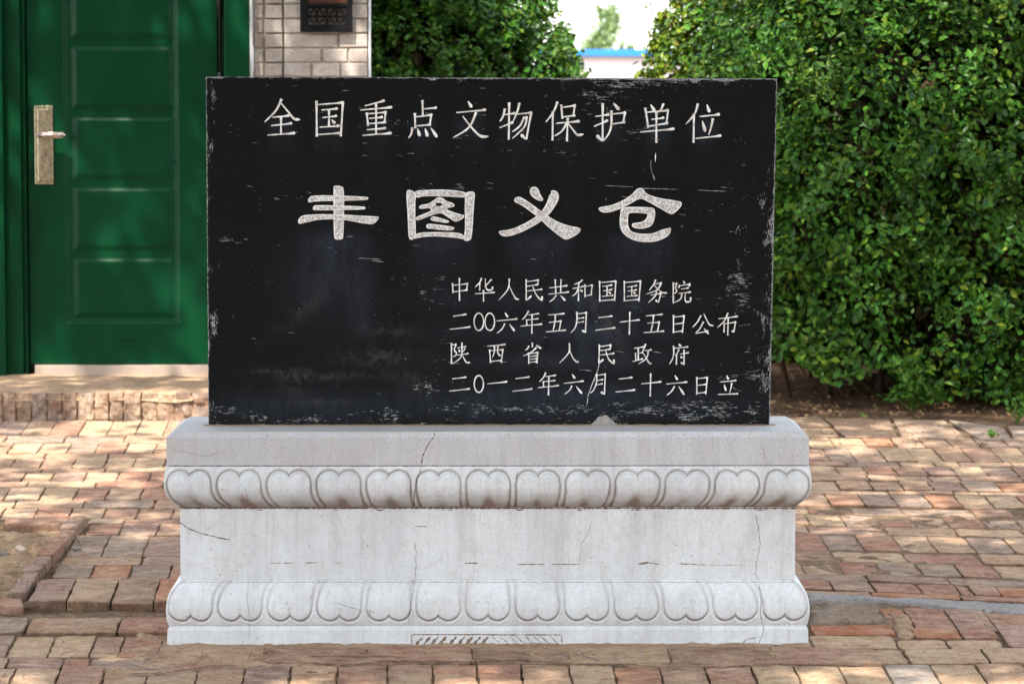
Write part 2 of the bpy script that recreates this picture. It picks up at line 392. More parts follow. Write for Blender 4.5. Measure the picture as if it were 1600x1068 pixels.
# left side, courses from the doorstep to the bottom edge (px limits and joints read off the photograph)
LEFT = [
    (656.5, 680, 'H', [-50, -5, 39, 82, 128, 172, 216, 259], {3: RD, 4: PALE, 5: PALE, 6: PALE, 2: TAN}),
    (680, 691, 'S', [-85, 9, 102, 195, 288], {1: GY, 2: GY, 3: TAN}),
    (691, 707, 'H', [-30, 17, 63, 108, 152, 198, 243], {2: PALE, 3: GY, 1: PALE, 4: RD}),
    (707, 716, 'S', [-30, 70, 169, 268], {}),
    (716, 730, 'H', [-26, 21, 66, 116, 165, 210, 258], {3: PALE, 4: PALE, 5: PALE}),
    (730, 737, 'S', [-35, 65, 165, 265], {}),
    (737, 752, 'H', [-12, 37, 82, 133, 184, 234, 282], {3: TAN, 4: RD, 5: RD, 2: MV, 1: PALE}),
    (752, 762, 'S', [-62, 43, 150, 255], {1: PALE, 2: RD}),
    (762, 781, 'H', [-42, 11, 65, 118, 168, 221, 274], {2: PALE, 3: RD, 4: TAN, 5: RD}),
    (781, 793, 'S', [-85, 24, 132, 241, 350], {1: TAN, 2: GY}),
    (793, 810, 'H', [-50, 4, 56, 110, 163, 215, 270], {2: RD, 3: TAN}),
    (810, 817, 'S', [138, 195, 308], {}),
    (817, 835.5, 'H', [137, 189, 247, 303], {0: RD, 1: MV}),
    (836, 868.5, 'H', [110, 165, 228, 288], {0: GY, 1: GY, 2: MV}),
    (869, 882, 'S', [94, 223, 345], {0: TAN}),
    (882, 903, 'H', [84, 144, 204, 266, 325], {0: GY, 1: OR, 2: GY}),
    (903, 914, 'S', [66, 196, 320], {0: TAN}),
]
for (a, b, k, J, C) in LEFT:
    row(a, b, J, 0, 0, 0, C, 2.0)
    row(a, b, auto(J[-1], 640, (a + b) / 2, k), 0, 0, 0, None, .1)
    row(a, b, auto(J[0] - .255 * (a + 20) / 1.69 * (2 if k == 'S' else 2), J[0] - 25, (a + b) / 2, k)[:0] or [J[0] - 60, J[0]], 0, 0, 0, None, .3) if a < 805 else None
row(914, 951, [53, 112, 180, 246, 300], 0, 0, .020, {0: MV, 1: TAN, 2: (.34, .23, .16)}, 2.0)
row(914, 951, auto(300, 640, 930, 'H'), 0, 0, .0, None, .1)
row(967, 990, [-90, 43, 186, 300], 0, 0, .004, {0: GY, 1: (.40, .26, .17), 2: RD}, 2.0)
row(993, 1026, [-45, 17, 81, 145, 190, 252, 320], .0, 0, 0, {2: PALE, 1: PALE, 4: RD}, 2.0)
row(1027, 1043, [-110, 12, 99, 140, 262, 350], .012, 0, 0, {1: MV, 2: RD}, 2.0)
row(1043, 1078, [-50, 17, 89, 159, 228, 306], 0, 0, 0, None, 2.0)
row(1079, 1094, auto(-90, 1750, 1086, 'S'), 0, 0, 0, None, .05)
row(1095, 1135, auto(-90, 1750, 1115, 'H'), 0, 0, 0, None, .05)
row(1136, 1152, auto(-150, 1800, 1144, 'S'), 0, 0, 0, None, .05)
row(1153, 1200, auto(-150, 1800, 1176, 'H'), 0, 0, 0, None, .05)
# in front of the pedestal
row(1038, 1078, [306, 380, 452, 527, 605, 676, 747, 816, 892, 962, 1035, 1107, 1180, 1248, 1319, 1391, 1465, 1537, 1612, 1690], 0, 0, 0, {2: (.50, .34, .22), 6: RD, 7: TAN, 9: (.46, .24, .15), 15: (.46, .44, .40), 16: PALE, 14: PALE, 13: PALE, 12: PALE}, 2.0)
row(1010, 1036, auto(262, 1250, 1022, 'S'), 0, 0, 0, None, .6)
# right side
RIGHT = [
    (683, 699, 'H', [1262, 1300, 1352, 1396, 1440, 1482, 1525, 1570, 1615, 1660], {2: OR, 0: PALE, 1: PALE}, 0.0),
    (699.5, 720, 'H', [1250, 1292, 1332, 1378, 1424, 1466, 1510, 1556, 1602, 1650], {0: MV, 1: GY, 3: PALE, 4: PALE, 7: PALE}, .002),
    (720.5, 727, 'S', [1240, 1322, 1406, 1460, 1498, 1580, 1670], {2: PALE, 3: PALE}, .004),
    (727.5, 741, 'H', [1262, 1308, 1352, 1399, 1446, 1490, 1538, 1586, 1632], {2: RD, 1: PALE, 4: MV, 5: PALE}, .006),
    (741.5, 750, 'S', [1262, 1356, 1402, 1452, 1500, 1596, 1690], {}, .006),
    (750.5, 764, 'H', [1262, 1309, 1360, 1408, 1454, 1506, 1560, 1612, 1660], {6: OR, 2: TAN, 4: MV, 5: GY}, .008),
    (764.5, 769.5, 'S', [1262, 1387, 1490, 1530, 1640], {}, .010),
    (770, 789, 'H', [1240, 1293, 1346, 1397, 1450, 1498, 1546, 1596, 1650], {3: GY, 4: OR, 5: PALE, 6: PALE}, .012),
    (790, 801.5, 'S', [1262, 1320, 1330, 1410, 1520, 1580, 1690], {0: RD, 2: GY, 3: GY}, .014),
    (802, 818.5, 'H', [1262, 1317, 1372, 1427, 1478, 1536, 1590, 1650], {0: PALE, 1: GY, 2: RD, 3: TAN, 4: RD, 5: GY}, .016),
    (819, 831, 'S', [1262, 1384, 1494, 1600, 1710], {0: MV, 1: TAN, 2: PALE}, .018),
    (831.5, 856, 'H', [1235, 1287, 1343, 1402, 1456, 1516, 1577, 1636], {0: RD, 1: GY, 2: RD, 3: TAN, 4: TAN, 5: GY}, .020),
    (857, 873, 'S', [1190, 1301, 1415, 1532, 1650], {1: PALE, 2: RD, 3: (.5, .33, .21)}, .022),
    (873.5, 894, 'H', [1195, 1253, 1312, 1374, 1436, 1497, 1557, 1620], {1: TAN, 2: RD, 3: GY, 4: GY, 5: RD, 6: PALE}, .026),
    (894.5, 905, 'S', [1230, 1355, 1482, 1610, 1720], {0: GY, 1: MV, 2: GY}, .032),
    (905.5, 921, 'H', [1238, 1298, 1364, 1436, 1497, 1517, 1560, 1630], {0: RD, 1: MV, 2: RD, 3: RD, 4: RD, 6: OR}, .034),
    (921.5, 929, 'S', [1230, 1361, 1501, 1640], {0: TAN, 1: OR, 2: RD}, .036),
]
for i, (a, b, k, J, C, tl) in enumerate(RIGHT):
    row(a, b, J, tl, 1262, -.004 if 770 < a < 880 else 0, C, 2.0, jit=.003)
    w = auto(J[0] - 20, 1400, (a + b) / 2, k)
    pitch_ = (.127 if k == 'H' else .255) * ((a + b) / 2 + 20) / 1.69; L = [J[0]]
    while L[-1] > 660: L.append(L[-1] - pitch_ * random.uniform(.95, 1.05))
    if a < 931: row(a, b, L[::-1], tl, 1262, 0, None, .1)
row(941, 973, [1262, 1375], .03, 1262, -.004, {0: (.29, .25, .21)}, 2)
row(943, 975, [1382, 1420, 1485, 1548, 1622, 1690], .034, 1262, -.002, {0: OR, 1: RD, 2: (.42, .27, .21), 3: (.48, .27, .18)}, 2)
row(975.5, 991, [1268, 1398], .0, 1262, 0, {0: (.52, .17, .075)}, 2)
row(981, 997, [1425, 1500, 1556], .0, 1262, 0, {0: OR, 1: RD}, 2)
row(976, 1011, [1566, 1632, 1700], .02, 1566, 0, {0: (.47, .30, .25)}, 2)
row(992, 1011, [1266, 1400], .0, 1262, 0, {0: PALE}, 2)
row(998, 1012, [1402, 1480, 1566], .0, 1262, 0, {0: PALE, 1: PALE}, 2)
row(1013, 1035, [1272, 1416, 1540, 1610, 1700], .0, 1262, 0, {0: TAN, 1: PALE, 2: PALE}, 2)
# border slabs by the hedge bed
for q, c in (([(1190, 668), (1300, 667), (1283, 652), (1190, 652)], TAN), ([(1190, 682), (1314, 682), (1302, 668.5), (1190, 668.5)], PALE),
             ([(1320, 683), (1405, 684), (1390, 655), (1287, 653)], TAN), ([(1408, 684), (1512, 685), (1476, 657), (1394, 655)], (.42, .32, .24)),
             ([(1528, 686), (1582, 688), (1570, 668), (1480, 656)], (.45, .38, .31)), ([(1584, 688), (1690, 690), (1665, 668), (1573, 666)], (.42, .36, .30)),
             ([(880, 668), (1188, 668), (1186, 652), (880, 652)], TAN), ([(880, 682), (1188, 682), (1186, 669), (880, 669)], TAN)):
    add_brick(q, .002, (c[0], c[1], c[2], 1), 2.0, .004)
# rows between doorstep and rear, hidden behind the tablet
order = sorted(range(len(brick_specs)), key=lambda i: -brick_specs[i][3])
rest_v, rest_f, rest_e = [], [], []
for n_, i in enumerate(order):
    Q, rz, col, rank = brick_specs[i]
    big = max((p - Q[0]).length for p in Q) > .4
    V, Fc, E = brick_mesh(Q, rz, tilt=.0005 if big else .0025, wear=.0025 if big else .003)
    if n_ < 296 and rank > .5:
        cen = sum(V, Vector()) / len(V); cen = Vector((round(cen.x, 4), round(cen.y, 4), round(cen.z, 4)))
        me = bpy.data.meshes.new('brick'); me.from_pydata([tuple(v) for v in V], [], Fc); set_attr(me, 'edge', E); me.update()
        o = link_mesh('brick', me, MAT_BRICK, paving); o.color = col
    else:
        k = len(rest_v); rest_v += V; rest_f += [[k + a for a in f] for f in Fc]; rest_e += E
me = bpy.data.meshes.new('far_bricks'); me.from_pydata([tuple(v) for v in rest_v], [], rest_f); set_attr(me, 'edge', rest_e)
o = link_mesh('hidden_bricks', me, MAT_BRICK, paving); o.color = (.42, .29, .2, 1); tag(o, kind='stuff')

def joint_sand():
    xs = np.arange(-2.2, 2.4, .016); ys = np.arange(6.7, 12.62, .018); V = []
    for y in ys:
        for x in xs:
            n1 = mnoise.noise(Vector((x * 3.1, y * 3.1, 4))); n2 = mnoise.noise(Vector((x * 17, y * 17, 8)))
            V.append((x, y, GS * (y - Y0) - .0062 + .0042 * n1 + .0042 * n2))
    V = np.array(V); sk = (V[:, 0] < -1.16) & (V[:, 1] < 8.7) & (V[:, 1] > 7.3) & False
    me = npmesh('joint_sand', V, grid_faces(len(xs), len(ys))); tag(link_mesh('joint_sand', me, MAT_SOIL, paving, True), kind='stuff')
joint_sand()
def sheet(name, outline, m, parent=None, top=.004, thick=.01, sub=.012, bumpz=.004, seed=0, z=0.0, kind=None):
    """Uneven low mound of mortar or sand: outline in px, real thickness."""
    pts = [GP(x, y, z) for x, y in outline]
    xs = [p.x for p in pts]; ys = [p.y for p in pts]; x0, x1, y0, y1 = min(xs), max(xs), min(ys), max(ys)
    nx = max(4, int((x1 - x0) / sub)); ny = max(4, int((y1 - y0) / sub)); poly = [(p.x, p.y) for p in pts]
    def inside(x, y):
        c = False; j = len(poly) - 1
        for i in range(len(poly)):
            xi, yi = poly[i]; xj, yj = poly[j]
            if (yi > y) != (yj > y) and x < (xj - xi) * (y - yi) / (yj - yi) + xi: c = not c
            j = i
        return c
    def dist(x, y):
        b = 9
        for i in range(len(poly)):
            ax, ay = poly[i - 1]; bx, by = poly[i]; dx, dy = bx - ax, by - ay
            t = max(0, min(1, ((x - ax) * dx + (y - ay) * dy) / (dx * dx + dy * dy + 1e-12))); b = min(b, math.hypot(x - ax - t * dx, y - ay - t * dy))
        return b
    V = []; idx = {}; Fc = []
    for j in range(ny + 3):
        for i in range(nx + 3):
            x = x0 + (i - 1) * (x1 - x0) / nx; y = y0 + (j - 1) * (y1 - y0) / ny
            d = dist(x, y) * (1 if inside(x, y) else -1)
            d += .012 * mnoise.noise(Vector((x * 28, y * 28, seed))) + .006 * mnoise.noise(Vector((x * 80, y * 80, seed)))
            if d > -.012:
                e = max(0.0, min(1.0, (d + .003) / .012)); e = e * e * (3 - 2 * e)
                h = -thick + (thick + top) * e + e * bumpz * (mnoise.noise(Vector((x * 14, y * 14, seed))) + .6 * mnoise.noise(Vector((x * 50, y * 50, seed))))
                idx[(i, j)] = len(V); V.append((x, y, GS * (y - Y0) + z + h))
    for (i, j) in idx:
        if (i + 1, j) in idx and (i + 1, j + 1) in idx and (i, j + 1) in idx:
            Fc.append([idx[(i, j)], idx[(i + 1, j)], idx[(i + 1, j + 1)], idx[(i, j + 1)]])
    o = pyobj(name, V, Fc, m, parent, True)
    if kind: tag(o, kind=kind)
    return o
ap = [(262, 1000), (1268, 1000), (1272, 1030), (1218, 1036), (1130, 1040), (1025, 1041), (960, 1037), (890, 1035), (816, 1031), (747, 1033), (676, 1033),
      (600, 1032), (560, 1037), (520, 1040), (470, 1038), (400, 1038), (315, 1041), (300, 1050), (262, 1053), (200, 1056), (170, 1050), (128, 1046), (130, 1033), (160, 1026), (200, 1012), (240, 1006)]
sheet('mortar_apron', ap, MAT_CEM, paving, -.0012, .012, .006, .0055, 3)
sheet('grey_mortar_strip', [(1262, 925), (1340, 929), (1400, 932), (1500, 938), (1620, 945), (1640, 962), (1560, 956), (1480, 951), (1440, 944), (1375, 938), (1262, 938)], MAT_GREYCEM, paving, .003, .012, .006, .0045, 5)
sheet('mortar_patch', [(1264, 940), (1370, 942), (1378, 958), (1395, 975), (1300, 974), (1264, 975)], m_soil('dark_mortar', (.36, .27, .20), (.17, .12, .085), (.46, .38, .31), 16), paving, .001, .012, .006, .008, 8)
sheet('mortar_patch', [(1385, 960), (1420, 958), (1432, 980), (1430, 996), (1405, 996), (1395, 975)], MAT_CEM, paving, .002, .012, .009, .006, 9)
sheet('dusty_patch', [(196, 972), (262, 966), (262, 1000), (215, 996)], MAT_CEM, paving, .0, .02, .009, .010, 12)

# sand pit at the left with its raised brick kerb
pit = empty('sand_pit', GP(20, 880)); tag(pit, kind='structure')
sheet('pit_floor', [(-160, 818), (128, 818), (52, 900), (30, 940), (-200, 945)], MAT_SAND, pit, .0, .01, .010, .014, 21, -.002)
def kerb(q, rz, col):
    Q = [GP(x, y, 0) for x, y in q]; V, Fc, E = brick_mesh(Q, rz, depth=.05, wear=.004)
    me = bpy.data.meshes.new('kerb_brick'); me.from_pydata([tuple(v) for v in V], [], Fc); set_attr(me, 'edge', [e * .4 for e in E])
    o = link_mesh('kerb_brick', me, MAT_BRICK, pit); o.color = tuple(col) + (1,)
kerb([(-130, 828), (-8, 828), (-2, 818), (-130, 818)], .018, RD)
kerb([(2, 830), (104, 829), (112, 818), (8, 819)], .022, RD)
kj = [(137, 817), (120, 836), (102, 857), (82, 880), (62, 905), (40, 938)]
for i in range(5):
    (ax, ay), (bx, by) = kj[i], kj[i + 1]
    kerb([(bx - 28, by - 1), (bx + 1, by - 1), (ax + 0, ay + 1), (ax - 23, ay + 1)], .024 + random.uniform(-.004, .004), [MV, (.38, .23, .17), RD, MV, (.33, .23, .19)][i])
kerb([(-100, 952), (37, 956), (38, 943), (-100, 938)], .016, (.44, .25, .17))
for (x, y, s, rr) in ((32, 860, .014, (1.3, .8, .8)), (5, 872, .02, (1.4, .8, .6)), (118, 858, .011, (1.5, .9, .7))):
    bm = bmesh.new(); bmesh.ops.create_icosphere(bm, subdivisions=3, radius=s)
    for v in bm.verts: v.co = Vector((v.co.x * rr[0], v.co.y * rr[1], v.co.z * rr[2])) * (1 + .5 * mnoise.noise(v.co * 70))
    p = GP(x, y, -.004 if x < 100 else .004); mb = MB(); mb.add(bm, Matrix.Translation(p + Vector((0, 0, s * .4))))
    o = mb.build('pebble', MAT_PEB, None, True)
    tag(o, {32: 'small dark grey pebble lying on the sand of the left pit', 5: 'larger brown stone half buried at the left edge of the sand pit', 118: 'small lump of dark mortar on the grey brick beside the pit kerb'}[x], 'pebble')

# ================================================================== PEDESTAL
pedestal = empty('stone_pedestal', (0, Y0 + .2, 0), 'pale grey marble pedestal with two bands of carved lotus petals, standing on the brick paving', 'pedestal')
XL, XR = FP(260, 700, Y0).x, FP(1264, 700, Y0).x
CX = (XL + XR) / 2; HX = (XR - XL) / 2; HY = .205; CY = Y0 + HY
def zf(py): return FP(762, py, Y0).z
PXM = 1 / 609.7
def ring_mesh(name, prof, m, relief=None, ncol=60, ncs=20, dirtf=None):
    """Sweep of prof [(z, outset)] round the rectangle; front and sides may carry a carved relief(u_px, v, side)."""
    U = []
    for side, n in (('F', ncol), ('R', ncs), ('B', 8), ('L', ncs)):
        for k in range(n): U.append((side, k / n))
    P = np.zeros((len(prof), len(U), 3)); D = np.zeros((len(prof), len(U)))
    for i, (z, o) in enumerate(prof):
        hx, hy = HX + o, HY + o
        for j, (side, t) in enumerate(U):
            r = 0.0; d = 0.0
            if relief and side in 'FRL':
                half = hx if side == 'F' else hy
                base = HX if side == 'F' else HY
                r, d = relief((t * 2 - 1) * base / PXM, i / (len(prof) - 1), side)
            ef = min(t, 1 - t) * 2 * (hx if side == 'F' else hy); r *= min(1, ef / .006)
            if side == 'F': p = (CX - hx + 2 * hx * t, CY - hy - r, z)
            elif side == 'R': p = (CX + hx + r, CY - hy + 2 * hy * t, z)
            elif side == 'B': p = (CX + hx - 2 * hx * t, CY + hy, z)
            else: p = (CX - hx - r, CY + hy - 2 * hy * t, z)
            P[i, j] = p; D[i, j] = d + (dirtf(i / (len(prof) - 1)) if dirtf else 0)
    n, mcol = len(prof), len(U)
    idx = np.arange(n * mcol).reshape(n, mcol); nx = np.roll(idx, -1, 1)
    q = np.stack([idx[:-1], nx[:-1], nx[1:], idx[1:]], -1).reshape(-1, 4)
    zs = prof[-1][0] > prof[0][0]
    if not zs: q = q[:, ::-1]
    me = npmesh(name, P.reshape(-1, 3), q); set_attr(me, 'dirt', D.reshape(-1))
    # caps
    bm = bmesh.new(); bm.from_mesh(me); bm.verts.ensure_lookup_table()
    for r_ in (0, n - 1):
        try: bm.faces.new([bm.verts[k] for k in (idx[r_] if (r_ == n - 1) == zs else idx[r_][::-1])])
        except Exception: pass
    bm.to_mesh(me); bm.free()
    return link_mesh(name, me, m, pedestal, relief is not None)
def prof_px(tab, n, zero=None):
    ys = np.linspace(tab[0][0], tab[-1][0], n); o = np.interp(ys, [a for a, b in tab], [b for a, b in tab])
    k = np.array([.25, .5, .25]) if n > 20 else None
    if k is not None:
        for _ in range(12): o[1:-1] = .25 * o[:-2] + .5 * o[1:-1] + .25 * o[2:]
    return [(zf(y), v * PXM) for y, v in zip(ys, o)]
NP = 13; CELL = 2 * HX / PXM / NP
def petal_relief(upper):
    hgt = 64.0
    def f(x, v, side):
        cells = CELL if side == 'F' else (2 * HY / PXM) / 3
        y = v * hgt if upper else (1 - v) * hgt * 1.0
        off = 0 if side == 'F' else 0
        n = NP if side == 'F' else 3
        xx = x + n * cells / 2; k = math.floor(xx / cells); lx = (xx - (k + .5) * cells) * 76.0 / cells
        jit = math.sin(k * 12.7 + (0 if upper else 5)) * 1.2; lx -= jit * .5
        r = 18.4 + .5 * math.sin(k * 5.1); cy = 6 + r + (jit * .7 if upper else 1.0)
        w = 33.4 - (1.6 if upper else 2.2) * max(0, (y - cy)) / (hgt - cy)
        if y < cy: d = min(math.hypot(lx - 15.0, y - cy), math.hypot(lx + 15.0, y - cy)) - r
        else: d = abs(lx) - w
        gr = math.exp(-((d - (.6 if y > cy else 0)) / (1.5 + 1.0 * max(0, min(1, (y - cy) / 15)))) ** 2)
        fade = 1.0 if upper else min(1, max(.35, (1.15 - y / hgt) * 1.6))
        h = -(.0038 + .0008 * math.sin(k * 3.3 + lx * .05)) * gr * fade
        if d < 0:
            h += .0024 * (1 - math.exp(d / 5.0)) - .0016 * math.exp(-((d + 5.5) / 1.6) ** 2) * (upper * 1.0) * max(0, min(1, (cy + 4 - y) / 10))
            cr = math.exp(-(lx / 3.2) ** 2) * max(0, min(1, (y - 10) / 10)) * max(0, 1 - (y - 14) / (44 if upper else 16))
            h -= .0011 * cr
        else: h += -.0006 + .0012 * math.exp(-((d - 4) / 2) ** 2)
        ps = max(0, min(1, (y - 30) / 25))
        if upper: dirt = .60 * gr + (.22 + .85 * math.exp(-(lx / 8.0) ** 2) * max(0, min(1, (y - 34) / 18))) * ps ** 1.1 * (.8 + .5 * math.sin(k * 2.3)) + .4 * max(0, (y - 50) / 14)
        else: dirt = gr * (.2 + 2.0 * max(0, 1 - y / 24) * max(0, 1 - abs(d + .6) / 3))
        if not upper and y < 7: dirt += .03
        return h, dirt
    return f
zt = zf(683)
cap = ring_mesh('cap_stone', [(zf(727.6) , -.004), (zf(726.6), 0), (zt, 0), (zt + (.548 - zt if .548 > zt else .006), -.014)], MAT_CAP, None, 60, 16, lambda v: .25 if v < .1 else .0)
# the top of the cap narrows a little towards the back
for v in cap.data.vertices:
    if v.co.z > zt + .001: v.co.x = CX + (v.co.x - CX) * (1 - .014 * (v.co.y - CY + HY) / (2 * HY))
upper = ring_mesh('upper_petal_band', prof_px([(728, 1), (736, 2.5), (748, 4), (762, 4), (772, 1.5), (781, -4.5), (788, -12), (793.5, -20)], 66), MAT_MARBLE, petal_relief(True), 980, 170)
waist = ring_mesh('waist_block', [(zf(793.5), -20 * PXM + .002), (zf(908), -20 * PXM + .002)], MAT_MARBLE, None, 2, 2)
ring_mesh('lower_petal_band', prof_px([(908, -20), (912, -15), (918, -8), (926, -3), (936, 1), (950, 3), (962, 2.5), (970, 1), (976.5, -1)], 66), MAT_MARBLE, petal_relief(False), 980, 170, lambda v: .0)
base = ring_mesh('base_plinth', [(zf(976.5), -.004), (zf(982.5), .001), (zf(984), .0015), (zf(1030), .003)], MAT_MARBLE, None, 60, 16, lambda v: .0)
# waist dirt line just below the upper band is a thin run of grime
ring_mesh('grime_line', [(zf(792.5), -19 * PXM + .002), (zf(794.6), -19.2 * PXM + .002)], MAT_STAIN, None, 2, 2)

# ================================================================== TABLET
TY = Y0 + .165
tablet = empty('stone_tablet', (0, TY + .05, .548), 'black painted stone tablet with engraved white characters standing on the marble pedestal', 'tablet')
cTL, cTR, cBR, cBL = [FP(x, y, TY) for x, y in ((321, 119.5), (1215, 122.5), (1203.5, 663.5), (325, 664.8))]
def ellm(PX, PY, cx, cy, rx, ry): return np.exp(-(((PX - cx) / rx) ** 2 + ((PY - cy) / ry) ** 2))
def build_tablet():
    nu, nv = 447, 273
    u = np.linspace(0, 1, nu); v = np.linspace(0, 1, nv); U, Vv = np.meshgrid(u, v)
    PX = (321 + 4 * Vv) * (1 - U) + (1215 - 11.5 * Vv) * U; PY = (119.5 + 3 * U) * (1 - Vv) + (668 - U) * Vv
    tl, tr, br, bl = [np.array(c) for c in (cTL, cTR, cBR, cBL)]
    P = (1 - U)[..., None] * ((1 - Vv)[..., None] * tl + Vv[..., None] * bl) + U[..., None] * ((1 - Vv)[..., None] * tr + Vv[..., None] * br)
    # ragged, chipped arrises
    e = np.minimum(np.minimum(U * 890, (1 - U) * 890), np.minimum(Vv * 545, (1 - Vv) * 545))
    rn = np.array([mnoise.noise(Vector((float(a) / 9, float(b) / 9, 2.0))) for a, b in zip(PX[0], PY[0])])
    def nz(a, b, s, seed): return mnoise.noise(Vector((a / s, b / s, seed)))
    for i in range(nv):
        for j in (list(range(3)) + list(range(nu - 3, nu)) if 3 <= i < nv - 3 else range(nu)):
            d = e[i, j]
            if d < 4:
                px, py = PX[i, j], PY[i, j]; k = 1 - d / 4
                P[i, j, 1] += k * k * (.003 + .003 * max(0, nz(px, py, 8, 1)))
                g = .0009 + .0016 * max(0, nz(px, py, 10, 5))
                if U[i, j] < .004: P[i, j, 0] += g
                if U[i, j] > .996: P[i, j, 0] -= g
                if Vv[i, j] < .006: P[i, j, 2] -= g * .8
    chips = [(676, 121, 7, 5), (1086, 123, 8, 6), (1135, 123, 22, 4), (323, 540, 5, 12), (1210, 640, 3, 9), (340, 120, 9, 3)]
    chipm = np.zeros_like(PX)
    for cx, cy, rx, ry in chips:
        k = ellm(PX, PY, cx, cy, rx, ry); P[..., 1] += .006 * k; chipm += (k > .35)
    W = np.zeros_like(PX); Wv = np.zeros_like(PX)
    top = PY - (119.5 + 3 * U); bot = (668 - U) - PY; lf = PX - (321 + 4 * Vv); rt = (1215 - 11.5 * Vv) - PX
    W += 1.0 * np.exp(-(top / 2.0) ** 2) + .52 * np.exp(-top / 14) * (.4 + .6 * ellm(PX, PY * 0, 1000, 0, 230, 1)) + .42 * np.exp(-bot / 20)
    Wv += 1.0 * np.exp(-(lf / 1.0) ** 2) + .42 * np.exp(-lf / 10) + 1.0 * np.exp(-(rt / 1.2) ** 2) + .42 * np.exp(-rt / 10)
    for cx, cy, rx, ry, a in [(930, 150, 45, 12, .5), (960, 170, 60, 22, .34), (1010, 130, 120, 9, .5), (370, 375, 25, 14, .62), (345, 375, 12, 10, .5), (430, 310, 50, 15, .45),
                              (1150, 445, 28, 32, .62), (1165, 480, 30, 60, .35), (1150, 590, 60, 20, .5), (1130, 640, 80, 20, .5), (1000, 640, 120, 20, .50), (1180, 560, 25, 50, .3),
                              (350, 640, 22, 14, .55), (400, 650, 20, 8, .5), (600, 650, 30, 14, .5), (480, 655, 60, 8, .45), (660, 610, 18, 12, .6), (690, 600, 30, 20, .4), (730, 640, 60, 14, .5),
                              (850, 640, 80, 12, .45), (680, 440, 20, 25, .35), (620, 205, 40, 15, .35), (730, 205, 30, 25, .4), (680, 290, 60, 30, .33), (1080, 330, 50, 30, .35), (500, 165, 30, 12, .25),
                              (880, 240, 40, 10, .5), (1020, 205, 60, 30, .4), (860, 210, 30, 20, .35), (820, 330, 90, 20, .22), (640, 455, 40, 25, .35), (760, 190, 500, 70, .16), (760, 470, 500, 160, .10), (390, 430, 25, 20, .35), (590, 400, 60, 6, .5), (760, 290, 60, 10, .35)]:
        W += a * ellm(PX, PY, cx, cy, rx, ry)
    for cx, cy, rx, ry, a in [(333, 505, 7, 25, .75), (340, 420, 10, 18, .35), (1155, 360, 14, 30, .6), (1205, 360, 12, 50, .65), (1160, 400, 12, 30, .4), (1195, 500, 30, 80, .45), (1200, 600, 18, 50, .6),
                              (1150, 225, 14, 28, .55), (355, 500, 20, 40, .3), (336, 640, 8, 25, .55), (1110, 350, 10, 25, .35), (330, 240, 8, 40, .6), (1190, 300, 20, 90, .3), (332, 150, 8, 20, .5), (1150, 300, 30, 20, .3)]:
        Wv += a * ellm(PX, PY, cx, cy, rx, ry)
    S = np.zeros_like(PX)
    def drip(cx, cy, w, hh, a): return a * np.exp(-((PX - cx) / w) ** 4) * np.where(PY > cy, np.exp(-(PY - cy) / hh), np.exp(-((PY - cy) / 18) ** 2))
    for cx in (441, 515, 588, 660, 734, 803, 885, 952, 1027, 1101): S += drip(cx, 200, 22, 26, .55)
    for cx in (528, 690, 845, 1000): S += drip(cx, 380, 50, 50, .62)
    for cy in (470, 520, 565, 615): S += ellm(PX, PY, 890, cy, 200, 17) * .55
    S += ellm(PX, PY, 930, 500, 60, 60) * .5 + ellm(PX, PY, 500, 430, 60, 60) * .5 + ellm(PX, PY, 565, 470, 20, 50) * .5 + ellm(PX, PY, 800, 640, 330, 25) * .5 + ellm(PX, PY, 450, 640, 120, 25) * .4
    C = ellm(PX, PY, 600, 520, 40, 14) + ellm(PX, PY, 590, 560, 60, 14) + ellm(PX, PY, 520, 590, 90, 8) * .8 + ellm(PX, PY, 460, 600, 20, 20) * .8 + ellm(PX, PY, 500, 630, 50, 5) + ellm(PX, PY, 430, 580, 50, 4) + \
        ellm(PX - .6 * PY, PY, 950 - .6 * 510, 510, 12, 45) * 1.3 + ellm(PX + 1.0 * PY, PY, 480 + 480, 480, 22, 40) * .7 + ellm(PX, PY, 640, 600, 30, 20) * .6
    me = npmesh('slab', P.reshape(-1, 3), grid_faces(nu, nv, True)); n0 = nu * nv
    TH = .115
    bm = bmesh.new(); bm.from_mesh(me); bm.verts.ensure_lookup_table()
    rim = [j for j in range(nu)] + [i * nu + nu - 1 for i in range(1, nv)] + [(nv - 1) * nu + j for j in range(nu - 2, -1, -1)] + [i * nu for i in range(nv - 2, 0, -1)]
    rimco = [bm.verts[k].co.copy() for k in rim]
    back = [bm.verts.new((c_.x, TY + TH + .002 * mnoise.noise(c_ * 60), c_.z)) for c_ in rimco]
    bm.verts.ensure_lookup_table(); L = len(rim)
    for a in range(L): bm.faces.new([bm.verts[rim[a]], back[a], back[(a + 1) % L], bm.verts[rim[(a + 1) % L]]])
    bm.faces.new(back[::-1]); bmesh.ops.recalc_face_normals(bm, faces=bm.faces[:])
    bm.to_mesh(me); bm.free(); ex = len(me.vertices) - n0
    pad = lambda A, v: np.concatenate([np.clip(A, 0, 1.6).ravel(), np.full(ex, v)])
    set_attr(me, 'wear_h', pad(W + chipm, .45)); set_attr(me, 'wear_v', pad(Wv, .1)); set_attr(me, 'smudge', pad(S, 0)); set_attr(me, 'chalk', pad(C, 0))
    return link_mesh('slab', me, MAT_SLAB, tablet, False)
slab = build_tablet()
# every copy of a letter lies on the slab face: pixel -> point on the face, a hair proud
def TF(x, y, d): p = FP(x, y, TY - d); return p

